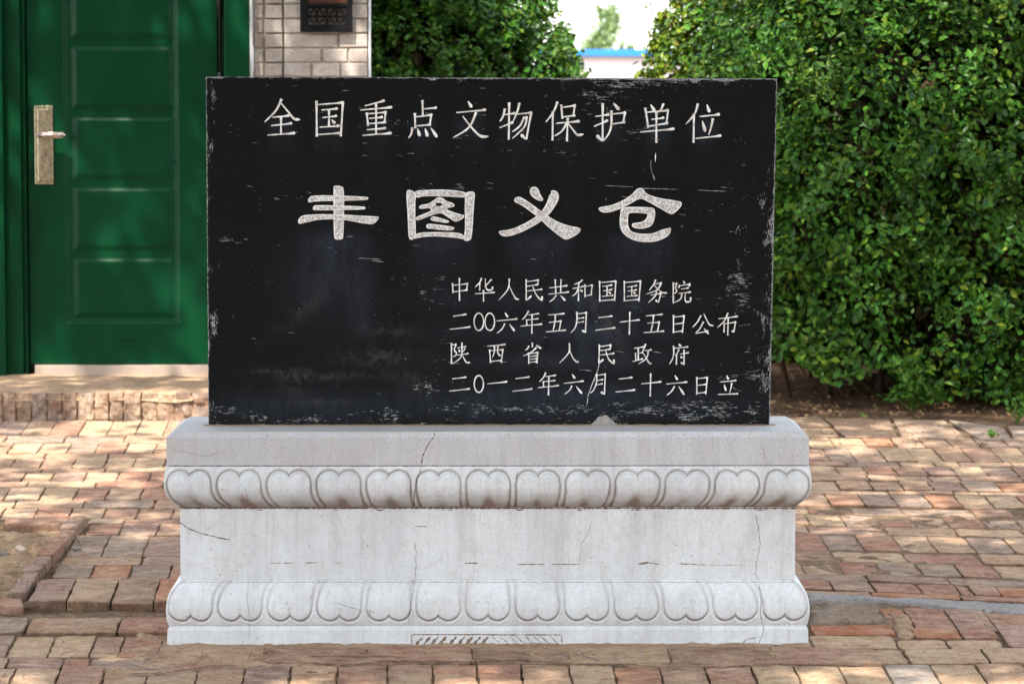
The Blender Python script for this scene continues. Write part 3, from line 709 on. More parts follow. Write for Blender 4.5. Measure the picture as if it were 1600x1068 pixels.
def smooth_poly(P, it=2):
    for _ in range(it):
        Q = []
        for i in range(len(P)):
            a, b = P[i - 1], P[i]; Q.append((a[0] * .75 + b[0] * .25, a[1] * .75 + b[1] * .25)); Q.append((a[0] * .25 + b[0] * .75, a[1] * .25 + b[1] * .75))
        P = Q
    return P
def inset_poly(P, d):
    A = sum(P[i - 1][0] * P[i][1] - P[i][0] * P[i - 1][1] for i in range(len(P))); sg = 1 if A > 0 else -1
    out = []
    n = len(P)
    for i in range(n):
        a, p, b = P[i - 1], P[i], P[(i + 1) % n]
        tx, ty = b[0] - a[0], b[1] - a[1]; L = math.hypot(tx, ty) or 1
        out.append((p[0] - ty / L * d * sg, p[1] + tx / L * d * sg))
    return out
BIG = {0: ((450, 280), [  # feng
    '375,50 430,55 455,75 450,470 430,487 385,487 368,470 365,65', '160,180 165,150 205,125 640,140 650,155 635,172 215,178 175,190',
    '200,240 203,215 235,207 615,218 628,232 615,248 225,252 205,250', '77,345 90,310 130,285 370,280 700,300 742,302 700,360 640,365 450,325 270,322 140,350 95,363']),
  1: ((450, 280), ['955,95 970,83 1015,95 1035,130 1025,180 1030,420 1035,450 1020,480 995,492 970,475 965,300 955,150',
    '1450,100 1495,98 1510,120 1500,200 1485,470 1465,495 1430,500 1410,480 1428,430 1425,150 1430,115',
    '1010,95 1110,85 1300,83 1450,105 1445,152 1300,140 1100,135 1030,155', '1030,430 1200,425 1410,430 1425,490 1380,475 1200,460 1080,465 1000,488',
    '1215,138 1245,150 1275,175 1320,188 1345,205 1340,222 1310,228 1270,238 1330,265 1400,285 1425,290 1410,320 1360,345 1330,335 1280,300 1240,275 1220,275 1180,285 1110,310 1050,335 1025,325 1028,305 1110,275 1165,245 1130,232 1065,243 1053,225 1075,205 1130,200 1180,165',
    '1145,320 1160,300 1190,300 1290,330 1303,342 1285,355 1220,345 1160,335', '1113,380 1120,362 1150,357 1330,382 1345,392 1330,412 1290,415 1140,400 1118,395']),
  2: ((770, 280), ['298,85 310,65 345,60 370,80 385,130 410,160 400,178 370,175 320,145 298,115',
    '465,95 490,87 520,100 535,130 530,170 490,240 440,300 390,340 300,395 180,450 95,465 60,450 45,425 60,415 150,405 270,350 350,300 410,240 440,180 455,130 475,110',
    '170,170 180,150 205,140 230,145 300,190 400,265 480,320 560,360 640,380 700,390 713,408 690,440 640,470 590,490 560,475 500,430 440,380 390,330 330,280 240,215 200,195 180,188']),
  3: ((770, 280), ['1150,90 1170,72 1200,70 1222,90 1240,120 1350,155 1500,175 1528,190 1515,225 1470,270 1440,287 1400,265 1250,180 1188,150 1100,205 980,260 905,273 870,262 850,240 860,225 960,210 1050,170 1120,125',
    '1030,240 1060,222 1280,225 1308,240 1310,300 1290,370 1240,395 1180,402 1130,390 1118,365 1135,352 1180,350 1230,330 1250,290 1240,275 1100,268 1090,300 1090,370 1110,420 1180,440 1290,440 1350,410 1410,395 1438,388 1435,430 1400,470 1330,500 1250,510 1150,500 1070,460 1025,400 1022,330 1028,280'])}
for k, (off, polys) in BIG.items():
    V, Fc, MI = [], [], []
    for pi, s in enumerate(polys):
        P = [tuple(map(float, q.split(','))) for q in s.split()]
        P = [(off[0] + x / 5.161, off[1] + y / 5.161) for x, y in P]
        P = smooth_poly(P, 2); I1 = inset_poly(P, 1.1); I2 = inset_poly(P, 1.8); h = .0012 + pi * .00022; n = len(P); o = len(V)
        for (px, py), d in [(p, 0.0002) for p in P] + [(p, h + .0005) for p in I1] + [(p, h) for p in I2]:
            V.append(TF(px, py, d))
        for r in range(2):
            for i in range(n): Fc.append([o + r * n + i, o + r * n + (i + 1) % n, o + (r + 1) * n + (i + 1) % n, o + (r + 1) * n + i]); MI.append(1)
        for tri in tessellate_polygon([[Vector((x, y, 0)) for x, y in I2]]):
            Fc.append([o + 2 * n + i for i in tri]); MI.append(0)
    if k == 1:
        o = len(V); 
        for i in range(16): a = i / 16 * 6.2832; V.append(TF(off[0] + (1217 + 26 * math.cos(a)) / 5.161, off[1] + (203 + 13 * math.sin(a)) / 5.161, .0035))
        Fc.append([o + i for i in range(16)]); MI.append(2)
    ob = pyobj('engraved_character', V, Fc, [MAT_PIT, MAT_RIM, MAT_SLAB], tablet)
    bm = bmesh.new(); bm.from_mesh(ob.data)
    for f, mi in zip(bm.faces, MI): f.material_index = mi
    bm.normal_update()
    for f in bm.faces:
        if f.normal.y > 0: f.normal_flip()
    bm.to_mesh(ob.data); bm.free()

T1 = [(400, 140, 4.2105, [
 'p168,62 130,140 55,215|n165,90 215,150 250,192 290,198|h108,183 215,173|h100,238 232,224|h75,300 252,288|v165,180 165,295',
 'v398,75 400,310|h400,100 570,87|v572,78 558,308|h430,135 533,127|h437,185 528,175|h418,248 545,240|v480,133 480,243|d497,198 520,225|h403,297 555,287',
 'h715,108 842,75|h685,135 890,118|v728,152 738,240|h733,160 855,150|v853,145 845,222|h745,190 830,183|h738,225 850,216|h728,265 850,255|h700,302 887,288|v790,92 790,295',
 'v1095,70 1098,180|h1098,128 1185,121|v1045,155 1048,255|h1050,180 1155,168|v1155,158 1142,240|h1050,240 1145,232|p1028,250 1022,290 1003,320|d1062,255 1078,308|d1112,255 1130,310|d1150,252 1192,315',
 'd1395,78 1420,118|h1318,152 1508,135|p1448,150 1400,250 1295,318|n1360,175 1410,240 1475,305 1530,308']),
 (760, 140, 4.2105, [
 'p122,125 108,180 88,210|h110,167 185,157|v150,85 147,330|h85,252 172,218|p218,88 205,140 175,212|h205,162 295,153|v295,153 262,328|d258,328 228,295|p250,180 220,240 168,280|p265,175 250,245 170,322',
 'p468,80 440,150 390,215|v437,145 435,335|v492,98 500,192|h495,118 583,106|v582,102 572,172|h500,181 580,171|h460,222 608,210|v535,185 530,340|p528,222 495,275 448,305|n538,222 570,265 600,298 640,293',
 'h715,178 805,165|v765,90 765,340|d762,340 725,300|h708,243 795,205|d835,88 875,135|p822,138 822,230 805,290 768,340|h822,162 912,153|v912,150 900,220|h825,228 908,215',
 'd1080,98 1108,145|p1165,92 1150,130 1130,150|v1045,120 1065,250|h1052,150 1195,138|v1195,135 1185,222|h1085,197 1165,187|h1065,242 1190,222|h1012,280 1232,260|v1118,145 1118,350',
 'p1392,92 1370,160 1312,228|v1365,160 1363,350|d1450,98 1468,150|h1402,178 1530,165|d1420,205 1440,278|p1490,190 1480,240 1462,300|h1375,322 1540,305'])]
T2 = [(690, 425, 6.667, [
 'v112,115 120,218|h118,138 270,121|v272,115 258,195|h120,206 268,186|v185,60 187,300',
 'p418,62 395,110 348,158|v398,112 398,190|p520,75 480,120 445,155|n455,65 462,160 485,187 530,183|d528,185 532,150|h345,226 548,212|v437,185 437,305',
 'p705,68 690,180 592,293|n703,140 740,220 775,275 808,283', 
 'v880,75 882,292|h885,100 1008,84|v1008,80 1000,132|h885,148 1003,130|h885,197 1045,180|d885,294 938,245|n950,148 980,225 1015,272 1050,297|d1050,297 1045,250',
 'v1183,75 1190,218|v1245,75 1240,212|h1120,165 1305,142|h1112,230 1322,208|p1195,238 1165,280 1120,312|d1238,242 1290,298',
 'p1468,80 1440,105 1380,128|h1362,172 1475,150|v1428,108 1425,302|p1425,170 1400,220 1358,252|d1440,180 1470,205|v1492,128 1495,262|h1495,150 1568,136|v1568,132 1558,240|h1497,247 1560,236',
 'h120,460 255,440|h85,595 295,572', 'o388,517 50,90', 'o502,517 50,90', 'd660,420 690,470|h572,508 785,488|p658,535 630,590 575,638|d705,540 762,615',
 'p908,402 880,450 838,498|h905,446 1010,432|v885,492 888,552|h890,497 1003,485|h820,562 1043,542|v943,440 940,640',
 'h1108,446 1275,432|p1185,445 1180,520 1160,615|h1118,523 1245,510|v1242,508 1225,612|h1085,622 1290,605',
 'p1408,412 1410,500 1390,580 1345,630|h1412,436 1510,421|v1508,416 1498,630|d1498,630 1462,605|h1412,483 1480,475|h1412,526 1480,516']),
 (920, 425, 6.667, [
 'v112,90 115,308|h118,109 280,95|v282,92 268,302|h140,149 240,136|h150,195 238,183|h135,252 250,243|v190,145 190,245|d205,205 230,225|h118,298 268,286',
 'v370,90 370,302|h372,109 538,95|v540,92 522,305|h398,155 498,141|h405,198 495,186|h393,253 503,245|v447,150 447,245|d460,205 485,225|h375,298 525,284',
 'p697,80 675,130 628,190|h680,128 755,112|p755,112 710,185 595,230|n672,130 740,195 775,215 818,215|h645,240 752,222|v752,220 725,315|d722,315 695,290|p705,195 690,250 618,318',
 'v880,106 880,325|h882,124 917,118|p917,118 905,150 900,168|p900,165 915,190 908,212 885,226|d985,90 998,118|d945,130 935,165|h948,142 1055,125|d1055,125 1045,150|h960,177 1035,166|h935,222 1058,208|p970,220 955,280 880,322|n1005,212 1003,290 1020,310 1062,305|d1062,305 1060,260',
 'h98,475 240,458|h68,605 270,580', 'h322,520 525,498|v428,415 422,650', 'h595,456 765,440|p675,450 665,540 645,625|h608,532 735,521|v735,518 715,620|h572,630 780,615',
 'v882,446 882,634|h885,469 995,456|v993,452 975,632|h885,541 980,531|h885,623 975,613', 'p1170,450 1130,520 1080,575|n1198,432 1230,500 1260,548 1302,558|p1195,515 1155,590 1115,630|h1112,638 1240,615|d1200,585 1248,645',
 'h1350,486 1548,462|p1450,425 1410,510 1338,578|v1412,528 1408,628|h1412,537 1530,521|v1530,518 1510,625|d1510,628 1490,608|v1452,470 1448,658']),
 (690, 525, 6.667, [
 'v103,72 103,288|h108,90 150,86|p150,90 135,125 132,150|p132,150 155,175 140,205 115,215|h162,122 250,108|d178,135 190,165|p245,125 230,150 222,165|h150,198 275,182|p212,65 210,190 180,240 110,290|n212,190 235,235 258,270 300,276',
 'h475,104 662,88|v500,138 510,278|h505,152 640,140|v638,138 622,276|h512,263 622,252|p550,100 548,170 525,225|v585,98 585,180|d585,180 612,206',
 'v945,68 945,115|p910,100 895,130 870,145|d985,90 1038,130|p990,115 930,170 850,205|v905,170 910,288|h912,182 1000,170|v1002,165 992,282|h915,211 990,203|h915,241 990,233|h915,271 990,264',
 'p1330,72 1325,170 1228,280|n1330,140 1365,220 1400,262 1430,268',
 'h110,443 252,428|h78,571 288,549', 'o388,497 48,88', 'h475,496 678,475', 'h770,441 912,425|h738,573 942,550',
 'p1085,378 1060,430 1018,475|h1080,421 1185,408|v1060,468 1062,527|h1062,473 1180,462|h1000,536 1218,515|v1118,415 1113,615', 'd1358,395 1390,440|h1272,491 1475,468|p1358,515 1330,565 1278,605|d1400,518 1462,598']),
 (920, 525, 6.667, [
 'v110,86 105,278|h112,109 230,92|v230,88 222,135|h112,151 222,136|h112,196 260,181|d100,284 155,240|n175,145 200,225 230,265 265,292|d265,292 260,240',
 'h472,126 568,112|v515,125 515,245|h518,177 560,170|v487,173 490,250|h455,264 560,236|p592,80 575,130 548,180|h582,151 650,142|p620,150 600,230 515,290|n565,175 600,230 630,280 658,285',
 'd935,80 960,105|h885,126 1030,112|p883,100 885,180 870,240 840,290|p940,135 925,170 900,205|v915,185 912,297|h950,186 1038,172|v992,140 992,298|d992,298 960,272|d958,205 970,230',
 'p82,392 80,480 50,560 10,595|h85,407 172,395|v172,390 162,605|d162,606 125,580|h85,461 145,451|h82,506 140,496',
 'h308,446 450,430|h278,581 478,560', 'h545,496 750,475|v645,388 640,625', 'd895,405 925,455|h808,498 1020,478|p895,520 860,575 808,618|d935,520 995,610',
 'v1125,423 1125,607|h1128,441 1235,430|v1235,428 1218,604|h1130,511 1222,501|h1130,593 1220,583', 'd1435,408 1455,450|h1365,476 1532,462|d1410,500 1430,570|p1490,485 1480,540 1465,598|h1345,606 1550,600'])]
def catmull(P, n=5):
    if len(P) < 3: return [(P[0][0] + (P[-1][0] - P[0][0]) * t / 6, P[0][1] + (P[-1][1] - P[0][1]) * t / 6) for t in range(7)]
    Q = [P[0]] + P + [P[-1]]; out = []
    for i in range(1, len(Q) - 2):
        for k in range(n):
            t = k / n; a, b, c, d = Q[i - 1], Q[i], Q[i + 1], Q[i + 2]
            out.append(tuple(.5 * (2 * b[m] + (c[m] - a[m]) * t + (2 * a[m] - 5 * b[m] + 4 * c[m] - d[m]) * t * t + (3 * b[m] - a[m] - 3 * c[m] + d[m]) * t ** 3) for m in (0, 1)))
    return out + [P[-1]]
WID = {'h': [.5, .62, .62, .62, .68, .9, 1.35], 'v': [1.25, .95, .8, .8, .8, .9, 1.0], 'p': [1.25, 1.0, .9, .85, .8, .65, .3], 'n': [.5, .65, .75, .9, 1.1, 1.25, .35], 'd': [.35, .7, 1.0, 1.25, 1.45, 1.5, .6]}
def stroke_strip(V, Fc, pts, ws, proj, h):
    """A shallow V-section strip: two flanks meeting at a ridge line."""
    n = len(pts); o = len(V)
    for i, (x, y) in enumerate(pts):
        a, b = pts[max(i - 1, 0)], pts[min(i + 1, n - 1)]; tx, ty = b[0] - a[0], b[1] - a[1]; L = math.hypot(tx, ty) or 1
        nx, ny = -ty / L, tx / L; w = ws[i]
        V += [proj(x + nx * w, y + ny * w, h * .3), proj(x, y, h), proj(x - nx * w, y - ny * w, h * .3)]
    for i in range(n - 1):
        for k in (0, 1): Fc.append([o + i * 3 + k, o + i * 3 + k + 1, o + i * 3 + 4 + k, o + i * 3 + 3 + k])
def letters(data, w0):
    for ox, oy, sc, chars in data:
        for ch in chars:
            V, Fc = [], []
            for si, s in enumerate(ch.split('|')):
                ty = s[0]; P = [tuple(map(float, q.split(','))) for q in s[1:].split()]
                hh = .0010 + .00013 * si
                if ty == 'o':
                    (cx, cy), (rx, ry) = P; pts = [(ox + (cx + rx * math.sin(a / 28 * 6.2832)) / sc, oy + (cy - ry * math.cos(a / 28 * 6.2832)) / sc) for a in range(29)]
                    ws = [w0 * .85 * (.8 + .3 * abs(math.cos(a / 28 * 6.2832 + .6))) for a in range(29)]
                else:
                    pts = [(ox + x / sc, oy + y / sc) for x, y in catmull(P)]; n = len(pts); W = WID[ty]
                    ws = [w0 * np.interp(i / (n - 1), np.linspace(0, 1, 7), W) * random.uniform(.93, 1.07) for i in range(n)]
                    if ty == 'h':   # the stroke ends in a raised corner
                        (x1, y1), (x0, y0) = pts[-1], pts[-2]; pts[-1] = (x1, y1 - w0 * .25); pts.append((x1 + w0 * 1.0, y1 - w0 * .1)); ws.append(w0 * .25)
                stroke_strip(V, Fc, pts, ws, TF, hh)
            o = pyobj('engraved_character', V, Fc, MAT_THIN, tablet)
letters(T1, 1.75); letters(T2, 1.12)

# mortar bed under the slab and the chipped patch
deps = None
V, Fc = [], []
nb = 180
for j in range(nb + 1):
    px = 318 + (1211 - 318) * j / nb; r = random.uniform(0, 1)
    a = FP(px, 669 + random.uniform(-.4, 1.6), TY - .006 - .004 * r); b = FP(px, 664.8 - random.uniform(0, 1.2), TY - .003 - .003 * r); c = FP(px, 662.8 - 1.2 * r, TY + .003)
    a.z = .5485; V += [a, b, c]
for j in range(nb):
    for k in (0, 1): Fc.append([j * 3 + k, j * 3 + 3 + k, j * 3 + 4 + k, j * 3 + k + 1])
pyobj('mortar_bed', V, Fc, MAT_CEM, tablet)
mb = MB(); mb.box(cBL.x + .004, cBR.x - .004, TY + .004, TY + .112, .547, cBR.z + .003); mb.build('mortar_core', MAT_CEM, tablet)
bm = bmesh.new(); bmesh.ops.create_icosphere(bm, subdivisions=4, radius=1)
c = FP(944, 664, TY)
for v in bm.verts:
    d = v.co.copy(); k = 1 + .22 * mnoise.noise(d * 3) + .12 * mnoise.noise(d * 9); ax = abs(d.x)
    v.co = Vector((c.x + d.x * .036 * k, c.y + .001 - max(0, -d.y) * .006 * k + max(0, d.y) * .002, c.z - .006 + d.z * .034 * k * (1 - .45 * ax)))
mb = MB(); mb.add(bm); mb.build('chipped_patch', m_plain('rough_chip', (.30, .27, .24), .95, .1, 0, .6, 220, 1.0), tablet, True)

# ------------------------------------------------------------------ marks that hug a surface: cracks, scratches, carved slashes
def bvh_of(objs):
    V, P = [], []
    for o in objs:
        k = len(V); mw = Matrix.Translation(o.parent.location) @ o.matrix_parent_inverse if o.parent else Matrix()
        V += [mw @ v.co for v in o.data.vertices]; P += [[k + i for i in p.vertices] for p in o.data.polygons]
    return BVHTree.FromPolygons(V, P)
ped_bvh = bvh_of([o for o in COL.objects if o.parent is pedestal]); tab_bvh = bvh_of([slab])
cam_o = Vector((0, 0, H))
def proj_on(bvh):
    def f(x, y, d):
        v = ray(x, y).normalized(); hit = bvh.ray_cast(cam_o, v)
        if hit[0] is None: return cam_o + v * 8.2 * v.length
        return hit[0] + hit[1] * d if hit[1].dot(v) < 0 else hit[0] - hit[1] * d
    return f
PP, TPJ = proj_on(ped_bvh), proj_on(tab_bvh)
def marks(name, lines, m, parent, proj, wob=1.6, h=.0005, step=2.6):
    V, Fc = [], []
    for pts, w in lines:
        Q = []
        for (a, b) in zip(pts[:-1], pts[1:]):
            n = max(1, int(math.hypot(b[0] - a[0], b[1] - a[1]) / step))
            for k in range(n): Q.append((a[0] + (b[0] - a[0]) * k / n + random.uniform(-wob, wob) * .5, a[1] + (b[1] - a[1]) * k / n + random.uniform(-wob, wob) * .3))
        Q.append(pts[-1]); n = len(Q)
        ws = [w * .8 * random.uniform(.35, 1.5) * min(1, .3 + min(i, n - 1 - i) / 2) for i in range(n)]
        stroke_strip(V, Fc, Q, ws, proj, h)
    return tag(pyobj(name, V, Fc, m, parent), kind='stuff')
c1 = [(682, 672), (676, 684), (668, 696), (660, 712), (659, 727)]; c2 = [(658, 729), (653, 745), (648, 765), (646, 792)]
c3 = [(648, 796), (647, 803)]; c3b = [(648, 845), (650, 862), (650, 885), (648, 907)]; c4 = [(648, 910), (644, 935), (640, 955), (638, 975)]; c5 = [(637, 984), (636, 1003)]
marks('crack', [(c1, .9), (c2, .8), (c3, .6), (c3b, .45), (c4, .45), (c5, .4)], MAT_CRACK, pedestal, PP)
marks('crack', [([(280, 815), (296, 826), (318, 834), (340, 839), (361, 843)], .9)], MAT_CRACK, pedestal, PP)
marks('crack', [([(1180, 800), (1185, 822), (1188, 850), (1183, 872), (1180, 895), (1186, 908)], .45), ([(1186, 912), (1189, 935), (1188, 955), (1193, 985), (1187, 1000), (1186, 1010)], .5), ([(1186, 995), (1168, 997), (1161, 1003), (1163, 1010)], .7)], MAT_CRACK, pedestal, PP)
marks('crack', [([(1191, 697), (1195, 712), (1199, 724)], .4), ([(926, 812), (918, 835), (908, 850), (905, 880)], .35), ([(270, 702), (300, 708), (325, 713), (345, 704)], .3), ([(388, 905), (386, 935), (390, 965), (389, 1000)], .3),
                ([(522, 940), (548, 948), (562, 952)], .45), ([(572, 953), (585, 956)], .5), ([(390, 834), (405, 837)], .3), ([(382, 760), (385, 772), (391, 781)], .5)], MAT_CRACK, pedestal, PP)
marks('scratch_mark', [([(420, 879), (459, 879)], .8), ([(476, 879), (498, 878)], 1.2), ([(520, 878), (534, 879)], .7), ([(726, 879), (747, 879)], 1.2), ([(807, 881), (852, 881)], 1.1), ([(860, 881), (906, 881)], .9),
                       ([(997, 881), (1012, 878), (1030, 881)], 1.5), ([(1060, 880), (1105, 882)], .9), ([(1105, 882), (1165, 882)], .4), ([(647, 822), (668, 822)], .9), ([(360, 894), (367, 890)], .6), ([(338, 889), (342, 888)], .6)], MAT_STAIN, pedestal, PP, .5)
L_ = [([(643, 1008), (643, 991)], 1.1), ([(643, 990.5), (878, 991)], 1.1), ([(878, 991), (878, 1008)], 1.1)]
for k in range(9):
    x = 648 + k * 13 + random.uniform(-1.5, 1.5); L_.append(([(x, 1008), (x + 6, 1000), (x + 12, 994)], random.uniform(2.2, 3.4)))
for k in range(8):
    x = 768 + k * 13 + random.uniform(-1.5, 1.5); L_.append(([(x, 993), (x + 9, 1001), (x + 17, 1008)], random.uniform(.7, 1.1)))
marks('carved_slash', L_, MAT_STAIN, pedestal, PP, .8, .0006)
# grime running in the joints
marks('joint_grime', [([(262, 727.2), (1263, 727.4)], 1.1), ([(279, 793.4), (1244, 793.6)], 1.3), ([(279, 908.6), (760, 909), (1244, 908.8)], .35)], MAT_CRACK, pedestal, PP, .5)
marks('joint_grime', [([(x, 796), (x + random.uniform(4, 18), 796.5)], random.uniform(.5, 1.4)) for x in (400, 450, 520, 585, 690, 700, 705, 805, 900, 985, 1180)], MAT_CRACK, pedestal, PP, .8)
GPm = lambda x, y, d: GP(x, y, .0045 + d)
marks('mortar_crack', [([(200, 1052), (262, 1050), (310, 1043), (320, 1039), (380, 1038)], .8), ([(517, 1040), (560, 1037), (600, 1031), (676, 1033), (747, 1032)], .9), ([(480, 1025), (520, 1023), (600, 1024), (640, 1026)], .55),
   ([(747, 1032), (816, 1030), (890, 1036), (980, 1037), (1025, 1041), (1130, 1041), (1160, 1039), (1218, 1036), (1250, 1040), (1270, 1034)], .8), ([(1195, 1020), (1208, 1027)], .5), ([(318, 1014), (314, 1030), (300, 1040)], .6),
   ([(395, 1012), (388, 1030)], .5), ([(905, 1012), (912, 1024), (940, 1033)], .45), ([(660, 1010), (668, 1028)], .35), ([(1270, 1034), (1273, 1016)], .6)], MAT_CRACK, paving, GPm, 2.2, .0006)
# scratches on the tablet
marks('crack_mark', [([(937, 565), (934, 578), (929, 590), (924, 604), (919, 616), (917, 632)], .55), ([(932, 583), (926, 596), (921, 612)], .35)], MAT_RIM, tablet, TPJ, .9, .0009)
marks('scratch_mark', [([(1024.5, 238), (1024, 253)], .9), ([(1020, 273), (1023, 281)], .8), ([(1017, 250), (1017, 262), (1020, 274)], .25)], MAT_RIM, tablet, TPJ, .4, .0009)
sc = []
for (x, y, L) in ((560, 403, 35), (580, 407, 20), (945, 290, 45), (1000, 294, 60), (1090, 297, 45), (700, 566, 20), (905, 577, 20), (960, 548, 16), (1020, 549, 14), (1060, 334, 12), (480, 300, 8), (620, 242, 8), (385, 290, 10), (760, 285, 12), (1000, 352, 10)):
    sc.append(([(x, y), (x + L * .5, y + 1), (x + L, y + 2)], .25))
for k in range(70):
    x, y = random.uniform(335, 1195), random.uniform(130, 655); L = random.uniform(2, 12); sc.append(([(x, y), (x + L, y + random.uniform(-.5, .5))], random.uniform(.1, .24)))
marks('scratch_mark', sc, MAT_RIM, tablet, TPJ, .5, .0005)

# ================================================================== BUILDING
WY = 13.20                                    # front plane of the wall pier
bld = empty('brick_building', (FP(200, 600, WY).x, WY, .12), 'whitewashed grey brick building corner with a green panelled metal door', 'building')
def X_(px, Y): return FP(px, 300, Y).x
def Z_(py, Y): return FP(200, py, Y).z
zg = gz(WY)
# core wall behind the brick faces
mb = MB()
xp0, xp1 = X_(444, WY), X_(576.5, WY)
mb.box(xp0 + .004, xp1 - .004, WY + .010, WY + .12, zg - .1, 3.2); mb.box(X_(393, WY) - .002, xp0 + .02, WY + .09, WY + .37, zg - .1, 3.2)     # behind pier and return
mb.box(X_(-420, WY), X_(-70, WY), WY + .01, WY + .37, zg - .1, 3.2)
mb.box(X_(-70, WY), X_(393, WY), WY + .01, WY + .37, 2.33, 3.2)
mb.box(X_(-420, WY), X_(415, WY), WY + .37, WY + 4.0, zg - .1, 3.19)
mb.build('wall', MAT_MORTAR, bld)
mb = MB(); mb.box(X_(-450, WY), xp1 + .12, WY - .1, WY + 4.1, 3.2, 3.32, .01); mb.build('roof_slab', MAT_GREYCEM, bld)
wbv, wbf = [], []
def wall_brick(x0, x1, y0, y1, z0, z1, part):
    g = .0035; mb = MB(); bm = bmesh.new(); bmesh.ops.create_cube(bm, size=1)
    for v in bm.verts:
        v.co = Vector(((x0 + x1) / 2 + v.co.x * (x1 - x0 - 2 * g), (y0 + y1) / 2 + v.co.y * (y1 - y0), (z0 + z1) / 2 + v.co.z * (z1 - z0 - 2 * g)))
    bmesh.ops.bevel(bm, geom=bm.edges[:], offset=.003, segments=1, affect='EDGES')
    for v in bm.verts: v.co += Vector((random.uniform(-1, 1), random.uniform(-1.5, 1), random.uniform(-1, 1))) * .0012
    if part: mb.add(bm); mb.build('brick', MAT_WB, bld)
    else:
        n = len(wbv); bm.verts.index_update(); wbv.extend(tuple(v.co) for v in bm.verts); wbf.extend([[n + v.index for v in f.verts] for f in bm.faces]); bm.free()
ch = 22.6 / (F / WY)
ztop0 = Z_(-2, WY); k0 = int((ztop0 - 3.15) / ch) - 1
for c in range(-16, 40):
    z1 = Z_(98, WY) + ch - c * ch; z0 = z1 - ch
    if z0 < zg - .02 or z1 > 3.2: continue
    part = (z0 < Z_(-60, WY)) and (z1 > Z_(150, WY))
    x = xp0; seq = ([.198, .25] if c % 2 else [.11, .24, .12]); i = 0
    offs = {0: [504, 545], 1: [488, 533], 2: [530]}.get(c % 3)
    cuts = [xp0] + [X_(o, WY) for o in offs] + [xp1]
    for a, b in zip(cuts[:-1], cuts[1:]): wall_brick(a, b, WY + random.uniform(-.001, .002), WY + .05, z0, z1, part)
    wall_brick(X_(396, WY), X_(413, WY), WY + .055, WY + .09, z0, z1, part)
    # rounded reveal brick
    wall_brick(X_(414, WY), X_(443.5, WY), WY + .030, WY + .07, z0, z1, part)
    if part:
        wall_brick(xp1 - .05 + .048, xp1 + .002, WY + .06, WY + .17, z0, z1, False)
o = pyobj('hidden_wall_bricks', wbv, wbf, MAT_WB, bld); tag(o, kind='stuff')
mb = MB(); mb.box(X_(393, WY), xp0 + .01, WY + .062, WY + .2, zg, 3.19); mb.build('recess_backing', MAT_MORTAR, bld)
# left-hand wall beyond the door
mb = MB(); mb.box(X_(576.8, WY), X_(579.2, WY), WY - .004, WY + .10, zg, 3.19, .001); mb.build('white_corner_strip', MAT_WHITE, bld)
V = []; Fc = []; n = 90
for i in range(n + 1):
    z = 0.1 + 2.3 * i / n; w = .004 + .003 * abs(mnoise.noise(Vector((z * 9, 0, 0)))) + (.006 if abs(z - Z_(92, WY)) < .05 else 0)
    V += [(X_(391.6, WY), WY - .004, z), (X_(393.5, WY) , WY - .006 - w * .3, z), (X_(394, WY) + w, WY + .004, z), (X_(394, WY) + w * .6, WY + .07, z)]
for i in range(n):
    for k in range(3): Fc.append([i * 4 + k, i * 4 + k + 1, i * 4 + 5 + k, i * 4 + 4 + k])
pyobj('sealant_bead', V, Fc, MAT_WHITE, bld, True)

# --- door
DY = 13.265
door = empty('door', (X_(200, DY), DY, Z_(568, DY))); door.parent = bld; door.matrix_parent_inverse = Matrix.Translation(bld.location).inverted()
def dchild(name, mb, m, smooth=False):
    me = bpy.data.meshes.new(name); me.from_pydata(mb.v if isinstance(mb, MB) else mb[0], [], mb.f if isinstance(mb, MB) else mb[1])
    o = bpy.data.objects.new(name, me); COL.objects.link(o); me.materials.append(m); o.parent = door
    o.matrix_parent_inverse = Matrix.Translation(door.location).inverted()
    if smooth: me.shade_smooth()
    return o
zb, ztp = Z_(568.5, DY), 2.18
def build_leaf():
    x0, x1 = 44.5, 340.5; ytop = -(ztp - H) * (F / DY) + 130
    nx, ny = 165, 480
    PXs = np.linspace(x0, x1, nx); PYs = np.linspace(568.5, ytop, ny); PX, PY = np.meshgrid(PXs, PYs)
    def sm(a): a = np.clip(a, 0, 1); return a * a * (3 - 2 * a)
    h = np.zeros_like(PX)
    dfr = np.minimum(np.minimum(PX - 100, 280 - PX), np.minimum(505.5 - PY, PY - (ytop + 60)))
    h += -.005 * sm(dfr / 3.2) - .005 * sm((dfr - 5) / 3.0)
    for k in range(-4, 6):
        a, b = 182 + 110 * (k - 1) - 110 * 0, 182 + 110 * k - 13
        yt, yb = 72 + 110 * k, 172 + 110 * k
        if k == 3: yb = 497
        if k > 3: continue
        d = np.minimum(np.minimum((PX - 111) / 13, (275 - PX) / 13), np.minimum((PY - yt) / 9.0, (yb + 2 - PY) / 13.0))
        h += .0085 * sm(d) * ((PY > yt) & (PY < yb + 3))
    h += .0006 * np.sin(PX * .02 + PY * .013)
    Xs = np.array([X_(p, DY) for p in PXs]); Zs = H - (PYs - 130) / (F / DY); Zs = np.array([FP(200, p, DY).z for p in PYs])
    Xg, Zg = np.meshgrid(Xs, Zs)
    P = np.stack([Xg, DY - h, Zg], -1).reshape(-1, 3)
    me = npmesh('leaf', P, grid_faces(nx, ny)); me.materials.append(MAT_DOOR); me.shade_smooth()
    o = bpy.data.objects.new('door_leaf', me); COL.objects.link(o); o.parent = door; o.matrix_parent_inverse = Matrix.Translation(door.location).inverted()
    mb = MB(); mb.box(Xs[0], Xs[-1], DY + .0125, DY + .05, Zs[0], Zs[-1]); dchild('leaf_core', mb, MAT_DOOR)
build_leaf()
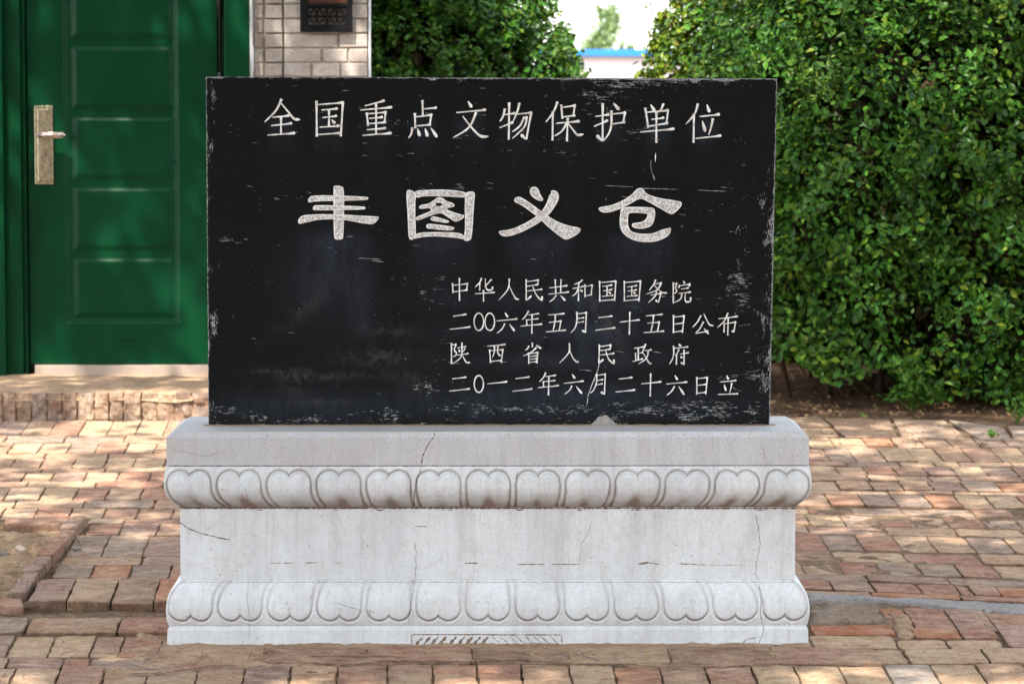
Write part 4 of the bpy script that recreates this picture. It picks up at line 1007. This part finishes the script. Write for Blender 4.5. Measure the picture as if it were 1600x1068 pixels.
mb = MB(); mb.box(X_(-38, WY), X_(7, WY), WY - .020, WY + .09, Z_(587, WY - .02), 2.33, .003)
mb.box(X_(7, WY), X_(36, DY), WY + .018, WY + .12, Z_(587, WY), 2.27, .002)
mb.box(X_(36.2, DY), X_(42.3, DY), DY - .022, DY + .06, Z_(587, DY), 2.25, .002)
mb.box(X_(352, WY), X_(391.5, WY), WY - .012, WY + .10, Z_(587, WY), 2.33, .004)
mb.box(X_(343.5, DY), X_(352, DY), DY - .010, DY + .05, Z_(587, DY), 2.25, .002)
mb.box(X_(7, WY), X_(352, WY), WY - .010, WY + .09, 2.2, 2.329, .003)
dchild('door_frame', mb, MAT_DOOR)
mb = MB(); mb.box(X_(42.3, DY) + .0005, X_(343.4, DY), DY + .055, DY + .07, Z_(587, DY), 2.2); dchild('dark_rebate', mb, MAT_BLACKM)
mb = MB(); mb.box(X_(53, DY), X_(343, DY), DY - .035, DY + .06, Z_(588, DY - .035), Z_(570.5, DY - .035), .002); dchild('threshold', mb, MAT_TREAD)
mb = MB(); mb.tube([(X_(345.5, DY), DY - .018, Z_(114, DY)), (X_(345.5, DY), DY - .018, 2.15)], .0045, 8)
dchild('hinge_rod', mb, MAT_BLACKM, True); mb = MB(); mb.tube([(X_(345.5, DY), DY - .02, Z_(26, DY)), (X_(345.5, DY), DY - .02, Z_(-30, DY))], .012, 10); dchild('hinge', mb, MAT_BLACKM, True); mb = MB()
mb.tube([(X_(345.5, DY), DY - .02, Z_(150, DY)), (X_(345.5, DY), DY - .02, Z_(113, DY))], .010, 10); dchild('hinge', mb, MAT_BLACKM, True); mb = MB()
mb.tube([(X_(345.5, DY), DY - .02, Z_(500, DY)), (X_(345.5, DY), DY - .02, Z_(440, DY))], .012, 10); dchild('hinge', mb, MAT_BLACKM, True)
# lock plate, lever and cylinder
mb = MB(); mb.box(X_(55.5, DY), X_(84.5, DY), DY - .012, DY + .001, Z_(288, DY), Z_(165, DY), .003)
mb.box(X_(60, DY), X_(79.5, DY), DY - .018, DY - .011, Z_(283, DY), Z_(170, DY), .004); dchild('lock_plate', mb, MAT_BRASS)
mb = MB(); zl = Z_(211, DY); mb.tube([(X_(68, DY), DY - .015, zl), (X_(68, DY), DY - .05, zl)], .011, 16)
bm = bmesh.new(); bmesh.ops.create_cube(bm, size=1)
for v in bm.verts: v.co = Vector(((X_(60, DY) + X_(106, DY)) / 2 + v.co.x * (X_(106, DY) - X_(60, DY)), DY - .055 + v.co.y * .018, zl + v.co.z * .025))
bmesh.ops.bevel(bm, geom=bm.edges[:], offset=.0085, segments=4, affect='EDGES'); mb.add(bm); dchild('handle', mb, MAT_STEEL, True)
bm = bmesh.new(); bmesh.ops.create_cone(bm, cap_ends=True, segments=24, radius1=.0145, radius2=.012, depth=.012)
M = Matrix.Translation((X_(69.5, DY), DY - .022, Z_(238.5, DY))) @ Matrix.Diagonal((.85, 1, 1.35, 1)) @ Matrix.Rotation(math.pi / 2, 4, 'X')
mb = MB(); mb.add(bm, M); mb.box(X_(68.6, DY), X_(70.4, DY), DY - .0300, DY - .0275, Z_(244, DY), Z_(234, DY)); dchild('lock_cylinder', mb, MAT_STEEL)
bm = bmesh.new(); bmesh.ops.create_uvsphere(bm, u_segments=12, v_segments=8, radius=.006); mb = MB(); mb.add(bm, Matrix.Translation((X_(272, DY), DY - .0, Z_(252, DY)))); dchild('stud', mb, MAT_DOOR, True)
# small embossed stamp low on the door
mb = MB()
def bar(xa, ya, xb, yb, w=.8):
    a, b = Vector((X_(xa, DY), 0, Z_(ya, DY))), Vector((X_(xb, DY), 0, Z_(yb, DY))); d = (b - a).normalized() * .0008; n = Vector((-d.z, 0, d.x)).normalized() * w * .0012
    k = len(mb.v)
    for p, yy in ((a - n, DY + .001), (a + n, DY + .001), (b + n, DY + .001), (b - n, DY + .001), (a - n * .6, DY - .0016), (a + n * .6, DY - .0016), (b + n * .6, DY - .0016), (b - n * .6, DY - .0016)):
        mb.v.append((p.x, yy, p.z))
    for f in ((4, 5, 6, 7), (0, 1, 5, 4), (1, 2, 6, 5), (2, 3, 7, 6), (3, 0, 4, 7)): mb.f.append([k + i for i in f])
bar(181, 540, 211, 539.5)
for (a, b, c, d) in ((185, 528, 190, 527), (185, 528, 185, 531), (185, 531, 190, 532), (190, 532, 190, 535), (190, 535, 185, 535), (193, 535, 195.5, 527), (195.5, 527, 198, 535), (194, 532, 197, 532),
                     (201, 527, 201, 535), (201, 527, 205, 528), (201, 531, 205, 531), (205, 528, 205, 535), (208, 527, 208, 534), (183, 535.5, 193, 534.5)): bar(a, b, c, d, .7)
dchild('embossed_stamp', mb, MAT_DOOR)

# --- carved plaque hanging on the pier
pl = empty('wall_plaque', (X_(512, WY), WY - .01, Z_(10, WY)), 'black carved wooden plaque with fretwork hanging on the brick pier', 'plaque')
PY_ = WY - .004; zlo, zhi = Z_(50.5, PY_), Z_(-150, PY_)
mb = MB(); a, b = X_(471, PY_), X_(552, PY_)
mb.box(a, X_(481, PY_), PY_ - .03, PY_, zlo, zhi, .002); mb.box(X_(544, PY_), b, PY_ - .03, PY_, zlo, zhi, .002)
mb.box(X_(480.9, PY_), X_(544.1, PY_), PY_ - .029, PY_, zlo, Z_(41.5, PY_), .002); mb.box(X_(480.9, PY_), X_(544.1, PY_), PY_ - .026, PY_, Z_(11, PY_), Z_(5.5, PY_), .001)
mb.box(X_(480.9, PY_), X_(544.1, PY_), PY_ - .029, PY_, Z_(-140, PY_), zhi, .002); mb.build('frame', MAT_BLACKW, pl)
mb = MB(); mb.box(X_(480.5, PY_), X_(544.5, PY_), PY_ - .012, PY_ - .001, Z_(5.6, PY_), Z_(-140, PY_)); mb.build('panel', MAT_BROWNP, pl)
mb = MB(); mb.box(X_(480.5, PY_), X_(544.5, PY_), PY_ - .006, PY_ - .001, Z_(41.6, PY_), Z_(11, PY_)); mb.build('fretwork_backing', MAT_FRET, pl)
mb = MB()
for cx in (496.5, 528):
    cy = 26.3
    def fb(xa, ya, xb, yb, dd=0): mb.box(X_(cx + xa, PY_), X_(cx + xb, PY_), PY_ - .020 - dd, PY_ - .0055, Z_(cy + yb, PY_), Z_(cy + ya, PY_))
    fb(-15.5, -1.8, 15.5, 1.8); fb(-2.2, -10, 2.2, 10, .001); fb(-15.5, -15.2, 15.5, -12.4, .0005); fb(-15.5, 12.6, 15.5, 15.4, .0005)
    fb(-15.4, -13, -13.4, 13, .0012); fb(13.4, -13, 15.4, 13, .0012)
    for sx in (-1, 1):
        for sy in (-1, 1):
            x1, x2 = sorted((sx * 5, sx * 11)); fb(x1, min(sy * 5.2, sy * 7.8), x2, max(sy * 5.2, sy * 7.8), .0017)
            x1, x2 = sorted((sx * 9.3, sx * 11.5)); fb(x1, min(sy * 1.5, sy * 8), x2, max(sy * 1.5, sy * 8), .0021)
            x1, x2 = sorted((sx * 4.2, sx * 6.0)); fb(x1, min(sy * 7, sy * 12.8), x2, max(sy * 7, sy * 12.8), .0024)
            x1, x2 = sorted((sx * 1, sx * 8)); fb(x1, min(sy * 9.6, sy * 11.2), x2, max(sy * 9.6, sy * 11.2), .0029) if sy < 0 else None
mb.build('fretwork', MAT_BLACKW, pl)

# --- doorstep: mortared top and a face of upright bricks
step = empty('doorstep', (X_(200, 12.5), 12.5, zg - .02), 'worn doorstep of upright bricks with mortared top below the green door', 'step')
SY = 12.50; sz = Z_(612.5, SY)
x = X_(-60, SY); i = 0
edges = [-60, -30, 0, 21, 45, 69, 93, 117, 144, 167, 190, 218, 243, 270, 297, 325, 352, 380, 407, 434, 462, 489, 517, 545, 572, 600]
for a, b in zip(edges[:-1], edges[1:]):
    bm = bmesh.new(); bmesh.ops.create_cube(bm, size=1); bmesh.ops.subdivide_edges(bm, edges=bm.edges[:], cuts=7, use_grid_fill=True)
    x0, x1 = X_(a, SY) + .0035, X_(b, SY) - .0035; z0, z1 = gz(SY) - .03, sz - .004 + random.uniform(-.006, .002); yf = SY + random.uniform(-.006, .008); sd_ = random.uniform(0, 50)
    for v in bm.verts:
        p = v.co.copy(); r = max(0, math.sqrt((abs(p.x) * 2) ** 4 + (abs(p.z) * 2) ** 4) - .8)
        q = Vector(((x0 + x1) / 2 + p.x * (x1 - x0), yf + (p.y + .5) * .115 + (r * .012 if p.y < 0 else 0), (z0 + z1) / 2 + p.z * (z1 - z0)))
        q += Vector((.003, .010, .004)) * (mnoise.noise(Vector((q.x * 30, sd_, q.z * 30))) + .6 * mnoise.noise(Vector((q.x * 80, sd_, q.z * 80)))); v.co = q
    mb = MB(); mb.add(bm); o = mb.build('brick', MAT_BRICK, step, False)
    c = random.choice([(.33, .245, .18), (.27, .20, .16), (.36, .255, .18), (.30, .24, .205)]); o.color = c + (1,)
V = []; nu, nv = 150, 34; x0, x1 = X_(-62, SY), X_(602, SY)
for j in range(nv):
    for i in range(nu):
        x = x0 + (x1 - x0) * i / (nu - 1); t = j / (nv - 1); y = SY + .004 + t * (WY + .03 - SY)
        n1 = mnoise.noise(Vector((x * 7, y * 7, 1))); n2 = mnoise.noise(Vector((x * 35, y * 35, 2)))
        z = sz + .0 + t * (Z_(587.5, 13.16) - sz) + .006 * n1 + .003 * n2
        if t < .12: z -= (.12 - t) / .12 * (.010 + .012 * max(0, n2)); 
        if j == 0: z -= .022 + .02 * n1; y += .010 * n2 - .004
        if j == 1: z -= .006; y += .006 * n2 - .004
        V.append((x, y, z))
pyobj('mortar_top', V, grid_faces(nu, nv).tolist(), MAT_CEM, step, True)
V = []; nu, nv = 150, 8                      # mortar between the upright bricks
for j in range(nv):
    for i in range(nu):
        x = x0 + (x1 - x0) * i / (nu - 1); z = gz(SY) - .02 + (sz - .014 - gz(SY) + .02) * j / (nv - 1)
        V.append((x, SY + .011 + .014 * mnoise.noise(Vector((x * 45, 3, z * 45))), z))
pyobj('mortar_joint', V, grid_faces(nu, nv).tolist(), MAT_CEM, step, True)

# ================================================================== PLANTS
def leaves_mesh(name, C, N, size, m, parent, up=.4, kind='stuff', wide=.6):
    """Folded ovate leaves: C centres, N facing directions."""
    n = len(C); d = rng.normal(size=(n, 3)); d -= (d * N).sum(1, keepdims=True) * N; d /= np.linalg.norm(d, axis=1, keepdims=True) + 1e-9
    b = np.cross(N, d); L = (size * rng.uniform(.65, 1.25, n))[:, None]; Wd = L * wide * .5
    pts = [C - d * L * .5, C - d * L * .18 + b * Wd * .85 + N * L * .07, C + d * L * .16 + b * Wd * .8 + N * L * .07, C + d * L * .5 - N * L * .06,
           C + d * L * .16 - b * Wd * .8 + N * L * .07, C - d * L * .18 - b * Wd * .85 + N * L * .07]
    V = np.stack(pts, 1).reshape(-1, 3); base = (np.arange(n) * 6)[:, None]
    q = np.concatenate([base + np.array([0, 1, 2, 3]), base + np.array([0, 3, 4, 5])], 0)
    me = npmesh(name, V, q); o = link_mesh(name, me, m, parent)
    if kind: tag(o, kind=kind)
    return o
def hedge(name, cen, half, expo, nleaf, size, m, label, cat, cull=None, depth=.16, seed=1, twigs=240, group=None, frontonly=True, lump=.05, spread_=1.25):
    cen = np.array(cen); half = np.array(half); r = np.random.default_rng(seed)
    root = empty(name, (float(cen[0]), float(cen[1]), gz(float(cen[1]))), label, cat, group)
    PER = 26; K = int(nleaf / PER); d = r.normal(size=(K * 3, 3)); d /= np.linalg.norm(d, axis=1, keepdims=True)
    if frontonly: d = d[(d[:, 1] < .35)]
    d = d[:K]
    rad = 1 / ((np.abs(d) ** expo).sum(1)) ** (1 / expo)
    S = d * rad[:, None] * half
    ph = r.uniform(0, 6.28, 6)
    lm = lump * np.array([1.1 * mnoise.noise(Vector((a * 4, b * 4, c * 4 + seed))) + 1.5 * mnoise.noise(Vector((a * 11, b * 11, c * 11))) for a, b, c in S]) + lump * .3 * r.normal(size=len(S))
    inward = depth * r.uniform(0, 1, len(S)) ** 1.6
    nrm = np.sign(S) * (np.abs(S) / half) ** (expo - 1) / half; nrm /= np.linalg.norm(nrm, axis=1, keepdims=True)
    S = S + nrm * (lm - inward)[:, None] + cen
    # each node carries a sprig of nine leaves
    C = np.repeat(S, PER, 0) + r.normal(size=(len(S) * PER, 3)) * (size * spread_) * np.where(r.random((len(S) * PER, 1)) < .25, 1.5, .85); NN = np.repeat(nrm, PER, 0) * .6 + r.normal(size=(len(S) * PER, 3)) * .6 + np.array([0, -.1, .5])
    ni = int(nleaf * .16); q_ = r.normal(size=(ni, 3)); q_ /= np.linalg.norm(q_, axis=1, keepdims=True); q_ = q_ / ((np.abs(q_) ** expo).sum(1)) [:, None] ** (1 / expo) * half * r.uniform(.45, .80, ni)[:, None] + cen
    big_ = np.ones(len(C)); q_ = q_[q_[:, 2] > gz(float(cen[1])) + .1]
    if cull is not None: q_ = q_[cull(q_)]
    nq_ = r.normal(size=q_.shape); nq_ /= np.linalg.norm(nq_, axis=1, keepdims=True); leaves_mesh('dark_inner_fill', q_, nq_, size * 2.2, MAT_INNER, root)  # inner fill added to block light and darken the gaps
    NN /= np.linalg.norm(NN, axis=1, keepdims=True)
    keep = C[:, 2] > np.array([gz(float(cen[1]))]) + .02
    if cull is not None: keep &= cull(C)
    global rng; old = rng; rng = r
    leaves_mesh('foliage', C[keep], NN[keep], size * big_[keep], m, root); rng = old
    mb = MB(); rnd = random.Random(seed)
    for k in range(twigs):
        i = rnd.randrange(len(S)); p = Vector(S[i]); 
        if cull is not None and not cull(np.array([p]))[0]: continue
        if p.z < gz(cen[1]) + .03: continue
        root_p = Vector((cen[0] + (p.x - cen[0]) * rnd.uniform(.75, .95), cen[1] + (p.y - cen[1]) * .55, max(gz(cen[1]), p.z - rnd.uniform(.15, .45))))
        mid = root_p.lerp(p, .5) + Vector((rnd.uniform(-.04, .04), rnd.uniform(-.04, .04), rnd.uniform(-.02, .05)))
        mb.tube([root_p, mid, p + Vector((rnd.uniform(-.02, .02), -.015, .02))], [.004, .003, .0015], 4)
    mb.build('twig_mass', MAT_TWIG, root); COL.objects[-1]
    root.children[-1]['kind'] = 'stuff' if root.children else 'stuff'
    return root
# right-hand clipped hedge
HC = (2.15, 13.45, .95); HH = (1.23, .95, 1.30)
def cullR(C):
    s = F / C[:, 1]; px = 762 + C[:, 0] * s
    zmin = np.interp(C[:, 0], [.9, 1.15, 1.5, 1.75, 2.0, 2.6], [.40, .30, .29, .21, .13, .12])
    k = C[:, 2] > zmin + .05 * np.sin(C[:, 0] * 17)
    return k
hr = hedge('clipped_hedge', HC, HH, 3.2, 120000, .035, MAT_LEAF, 'big dark green clipped hedge at the right above bare brown earth', 'hedge', cullR, .42, 3, 500, 'clipped hedges behind the paving', True, .13, 1.15)
# stems under the hedge
for (x0, y, x1, z1, r0) in ((1.42, 13.2, 1.3, .75, .016), (1.62, 13.25, 1.75, .8, .02), (1.95, 13.0, 1.9, .7, .014), (2.15, 13.2, 2.3, .8, .018), (1.25, 13.1, 1.05, .8, .014), (1.66, 13.1, 1.2, .42, .011)):
    mb = MB(); zz = gz(y); mb.tube([(x0, y, zz - .03), ((x0 * .6 + x1 * .4), y - .02, zz + (z1 - zz) * .5), (x1, y - .04, z1)], [r0, r0 * .8, r0 * .5], 7); mb.build('stem', MAT_TWIG, hr, True)
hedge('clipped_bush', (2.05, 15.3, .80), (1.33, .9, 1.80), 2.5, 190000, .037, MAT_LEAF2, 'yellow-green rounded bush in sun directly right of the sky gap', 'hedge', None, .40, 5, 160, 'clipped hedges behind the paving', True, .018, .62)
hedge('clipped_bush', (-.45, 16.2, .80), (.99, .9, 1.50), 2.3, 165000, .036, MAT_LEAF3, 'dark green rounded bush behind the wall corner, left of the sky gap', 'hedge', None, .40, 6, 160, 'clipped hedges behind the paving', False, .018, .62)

# hedge bed: earth and litter
def bed():
    nx, ny = 90, 60; V = []
    for j in range(ny):
        for i in range(nx):
            x = -.6 + 4.6 * i / (nx - 1); t = j / (ny - 1); y = 12.32 + 3.6 * t
            front = 12.5 - .08 * (x - 1.0) + .02 * math.sin(x * 9)
            yy = front + (y - 12.32) * .98; e = min(1, t * 8)
            V.append((x, yy, gz(yy) - .012 + e * (.02 + .018 * mnoise.noise(Vector((x * 3, yy * 3, 0))) + .010 * mnoise.noise(Vector((x * 12, yy * 12, 0))))))
    o = pyobj('flower_bed_earth', V, grid_faces(nx, ny).tolist(), MAT_BED, None, True); tag(o, kind='structure')
bed()
n = 2600; C = np.stack([rng.uniform(.6, 3.3, n), rng.uniform(12.45, 14.2, n), np.zeros(n)], 1); C[:, 2] = [gz(y) + .012 for y in C[:, 1]]
N = rng.normal(size=(n, 3)) * .35 + np.array([0, 0, 1]); N /= np.linalg.norm(N, axis=1, keepdims=True)
leaves_mesh('leaf_litter', C, N, .022, MAT_LITTER, None)
n = 260; P = [GP(rng.uniform(1262, 1600), rng.uniform(650, 700), .002) for _ in range(n)]; C = np.array([[p.x, p.y, p.z + .004] for p in P]); N = rng.normal(size=(n, 3)) * .3 + np.array([0, 0, 1]); N /= np.linalg.norm(N, axis=1, keepdims=True)
leaves_mesh('leaf_litter', C, N, .012, MAT_LITTER, None)

def weed(name, px, py, n, spread, h, size, label, cat):
    p = GP(px, py); root = empty(name, p, label, cat); r = random.Random(px)
    mb = MB(); C, N = [], []
    for k in range(n):
        a = r.uniform(0, 6.28); d = spread * math.sqrt(r.random()); tip = p + Vector((math.cos(a) * d, math.sin(a) * d * .6, h * r.uniform(.4, 1)))
        mid = p.lerp(tip, .5) + Vector((0, 0, h * .15)); mb.tube([p, mid, tip], [.0018, .0014, .001], 4)
        for q in range(5):
            c = mid.lerp(tip, q / 4) + Vector((r.uniform(-1, 1), r.uniform(-1, 1), r.uniform(-.5, 1))) * size * .6; C.append(c); v = Vector((r.gauss(0, .6), r.gauss(-.5, .5), 1)).normalized(); N.append(v)
    mb.build('stem', MAT_WEED, root)
    leaves_mesh('foliage', np.array([tuple(c) for c in C]), np.array([tuple(v) for v in N]), size, MAT_WEED, root)
weed('weed_plant', 1425, 642, 26, .13, .12, .036, 'small bright green weed growing at the foot of the right hedge', 'plant')
weed('weed_plant', 1590, 662, 12, .06, .10, .022, 'thin weed at the bed edge in the right corner of the hedge', 'plant')
weed('grass_tuft', 1550, 684, 10, .03, .03, .014, 'tiny grass tuft between border slab and bricks', 'plant')
weed('grass_tuft', 1352, 655, 5, .02, .02, .012, 'tiny green sprout on the pale border slab', 'plant')
def leafone(px, py, s, label):
    p = GP(px, py, .006); V = [p + Vector((-s, 0, .001)), p + Vector((-s * .2, s * .5, .004)), p + Vector((s, s * .3, .003)), p + Vector((0, -s * .35, .006))]
    tag(pyobj('fallen_leaf', V, [[0, 3, 2], [0, 2, 1]], MAT_YEL), label, 'leaf')
leafone(1012, 1020, .007, 'small bright yellow leaf on the mortar in front of the pedestal')
leafone(81, 746, .008, 'small yellow leaf on the sunlit bricks left of the pedestal')
leafone(1576, 770, .008, 'small yellow leaf on the orange brick at the right edge')

# far building and tree through the gap between the bushes
FYD = 70.0
fb_ = empty('far_building', (FP(970, 100, FYD).x, FYD, 0), 'distant low white building with a blue roof edge between the bushes', 'building')
a, b = FP(880, 100, FYD).x, FP(1100, 100, FYD).x
zr0, zr1 = FP(970, 88, FYD).z, FP(970, 77.5, FYD).z
mb = MB(); mb.box(a - .4, b + .4, FYD + .3, FYD + 8, gz(FYD) - .1, zr0 + .01, .01); mb.build('wall', MAT_FARW, fb_)
mb = MB(); mb.box(a - .6, b + .6, FYD, FYD + 8.3, zr0, zr1, .01); mb.build('roof', MAT_FARB, fb_)
def far_tree():
    Y = 85.0; c = FP(940, 60, Y); root = empty('far_tree', (c.x, Y, gz(Y)), 'slender haze-pale green tree rising behind the blue-roofed building', 'tree')
    mb = MB(); mb.tube([(c.x, Y, gz(Y)), (c.x + .05, Y, 2.0), (c.x + .15, Y, 3.2)], [.09, .06, .03], 7); mb.build('trunk', MAT_BARK, root)
    C = []
    for (px, py, r, n) in ((915, 74, .16, 80), (965, 30, .12, 70), (935, 14, .12, 60), (972, 74, .10, 60), (935, 68, .30, 420), (948, 60, .26, 320), (952, 42, .22, 260), (946, 25, .2, 220), (957, 18, .14, 140), (925, 72, .2, 150), (985, 76, .10, 60), (930, 50, .12, 60)):
        p = FP(px, py, Y); C.append(np.array(p) + rng.normal(size=(n, 3)) * r * .7)
    C = np.concatenate(C); N = rng.normal(size=C.shape); N /= np.linalg.norm(N, axis=1, keepdims=True); leaves_mesh('crown', C, N, .11, m_leaf('hazed_far_leaf', [(.12, .20, .07), (.18, .26, .10), (.24, .32, .14)], .5), root)  # distance haze is painted into the lighter leaf colours
far_tree()

# the tree that shades the tablet: its crown hangs above and before it, out of the picture
def shade_tree():
    root = empty('shade_tree', (-3.6, 1.2, gz(1.2)), 'large leafy tree whose crown shades the tablet', 'tree')
    mb = MB(); mb.tube([(-3.6, 1.2, -.3), (-3.5, 1.4, 1.5), (-3.2, 2.0, 3.0), (-2.4, 3.0, 4.4), (-1.0, 4.2, 5.4)], [.22, .18, .15, .10, .04], 10)
    for e in ((.2, 3.2, 6.0), (-3.0, 5.5, 6.2), (1.6, 5.0, 5.6), (-.8, 1.6, 6.0), (-4.2, 3.5, 6.0), (3.0, 3.6, 6.0), (1.0, 7.0, 6.5)):
        mb.tube([(-3.2, 2.0, 3.0), (-3.2 + (e[0] + 3.2) * .5, 2 + (e[1] - 2) * .5, 4.4), e], [.10, .06, .015], 7)
    mb.build('trunk', MAT_BARK, root, True)
    n = 78000; K = n // 12
    cc = np.stack([rng.uniform(-6.2, 5.2, K), rng.uniform(-1.5, 12.0, K), rng.uniform(4.4, 6.8, K)], 1)
    C = np.repeat(cc, 12, 0) + rng.normal(size=(K * 12, 3)) * np.array([.14, .14, .10])
    tg = np.stack([rng.uniform(-1.5, 1.5, 900), rng.uniform(7.9, 8.7, 900), rng.uniform(-.1, 1.6, 900)], 1); hh_ = rng.uniform(4.5, 6.6, 900)
    dc = tg + np.array(SV)[None] * ((hh_ - tg[:, 2]) / SV.z)[:, None]        # leaves added along sun rays to keep the tablet shaded
    C = np.concatenate([C, np.repeat(dc, 14, 0) + rng.normal(size=(900 * 14, 3)) * np.array([.14, .14, .10])])
    # openings cut in the crown to let the sun through to chosen places
    sv = np.array(SV); t = (C[:, 2] - gz(9)) / sv[2]; G = C - sv[None] * t[:, None]
    lit = [(GP(215, 672), .34, .55, .93), (GP(60, 690), .30, .45, .8), (GP(120, 745), .5, .18, .75), (GP(1560, 900), .2, .3, .6), (GP(1500, 1060), .45, .2, .6),
           (GP(1350, 700), .4, .35, .35), (GP(130, 1020), .3, .1, .55), (GP(100, 1000), .25, .2, .4)]
    P = np.zeros(len(C))
    for (px_, py_, rx_, rz_, a_) in ((300, 535, .14, .12, .9), (80, 550, .10, .10, .8), (240, 600, .35, .08, .8)):
        T_ = FP(px_, py_, 13.2); g_ = T_ - SV * ((T_.z - gz(9)) / SV.z); lit.append((g_, rx_, rz_, a_))
    for c, rx, ry, a in lit: P = np.maximum(P, a * (((G[:, 0] - c.x) / rx) ** 2 + ((G[:, 1] - c.y) / ry) ** 2 < 1))
    # crown thinned so the sun reaches the hedge and bush tops
    P = np.maximum(P, .6 * (((G[:, 1] > 13.35) & (G[:, 0] > .6)) | (G[:, 1] > 15.6)))
    keep = rng.random(len(C)) > P
    C = C[keep]; N = rng.normal(size=C.shape) * .6 + np.array([0, 0, 1.0]); N /= np.linalg.norm(N, axis=1, keepdims=True)
    leaves_mesh('crown', C, N, .13, MAT_TREEL, root, wide=.66)
shade_tree()
def added_tree(x, y, r, h, label, seed):  # unseen trees added to cut sky light and reflections from behind
    g = np.random.default_rng(seed); root = empty('unseen_added_tree', (x, y, -.2), label, 'tree', 'added trees behind the viewer')
    mb = MB(); mb.tube([(x, y, -.3), (x + .1, y, h * .3), (x - .1, y, h * .7)], [.25, .2, .1], 8); mb.build('trunk', MAT_BARK, root, True)
    d = g.normal(size=(6000, 3)); d /= np.linalg.norm(d, axis=1, keepdims=True); C = d * (g.uniform(.55, 1, 6000) ** .5)[:, None] * np.array([r, r * .7, h * .46]) + np.array([x, y, h * .54])
    N = g.normal(size=C.shape); N /= np.linalg.norm(N, axis=1, keepdims=True); leaves_mesh('crown', C, N, .42, MAT_TREEL, root, wide=.7)
for i_, x_ in enumerate((-15, -9.5, -4, 1.5, 7, 12.5)): added_tree(x_, -12 - (i_ % 2), 3.9, 7.6, ('leftmost', 'second from the left', 'third from the left', 'fourth from the left', 'fifth from the left', 'rightmost')[i_] + ' tall added tree in the unseen row that dims the sky behind the viewer', 40 + i_)
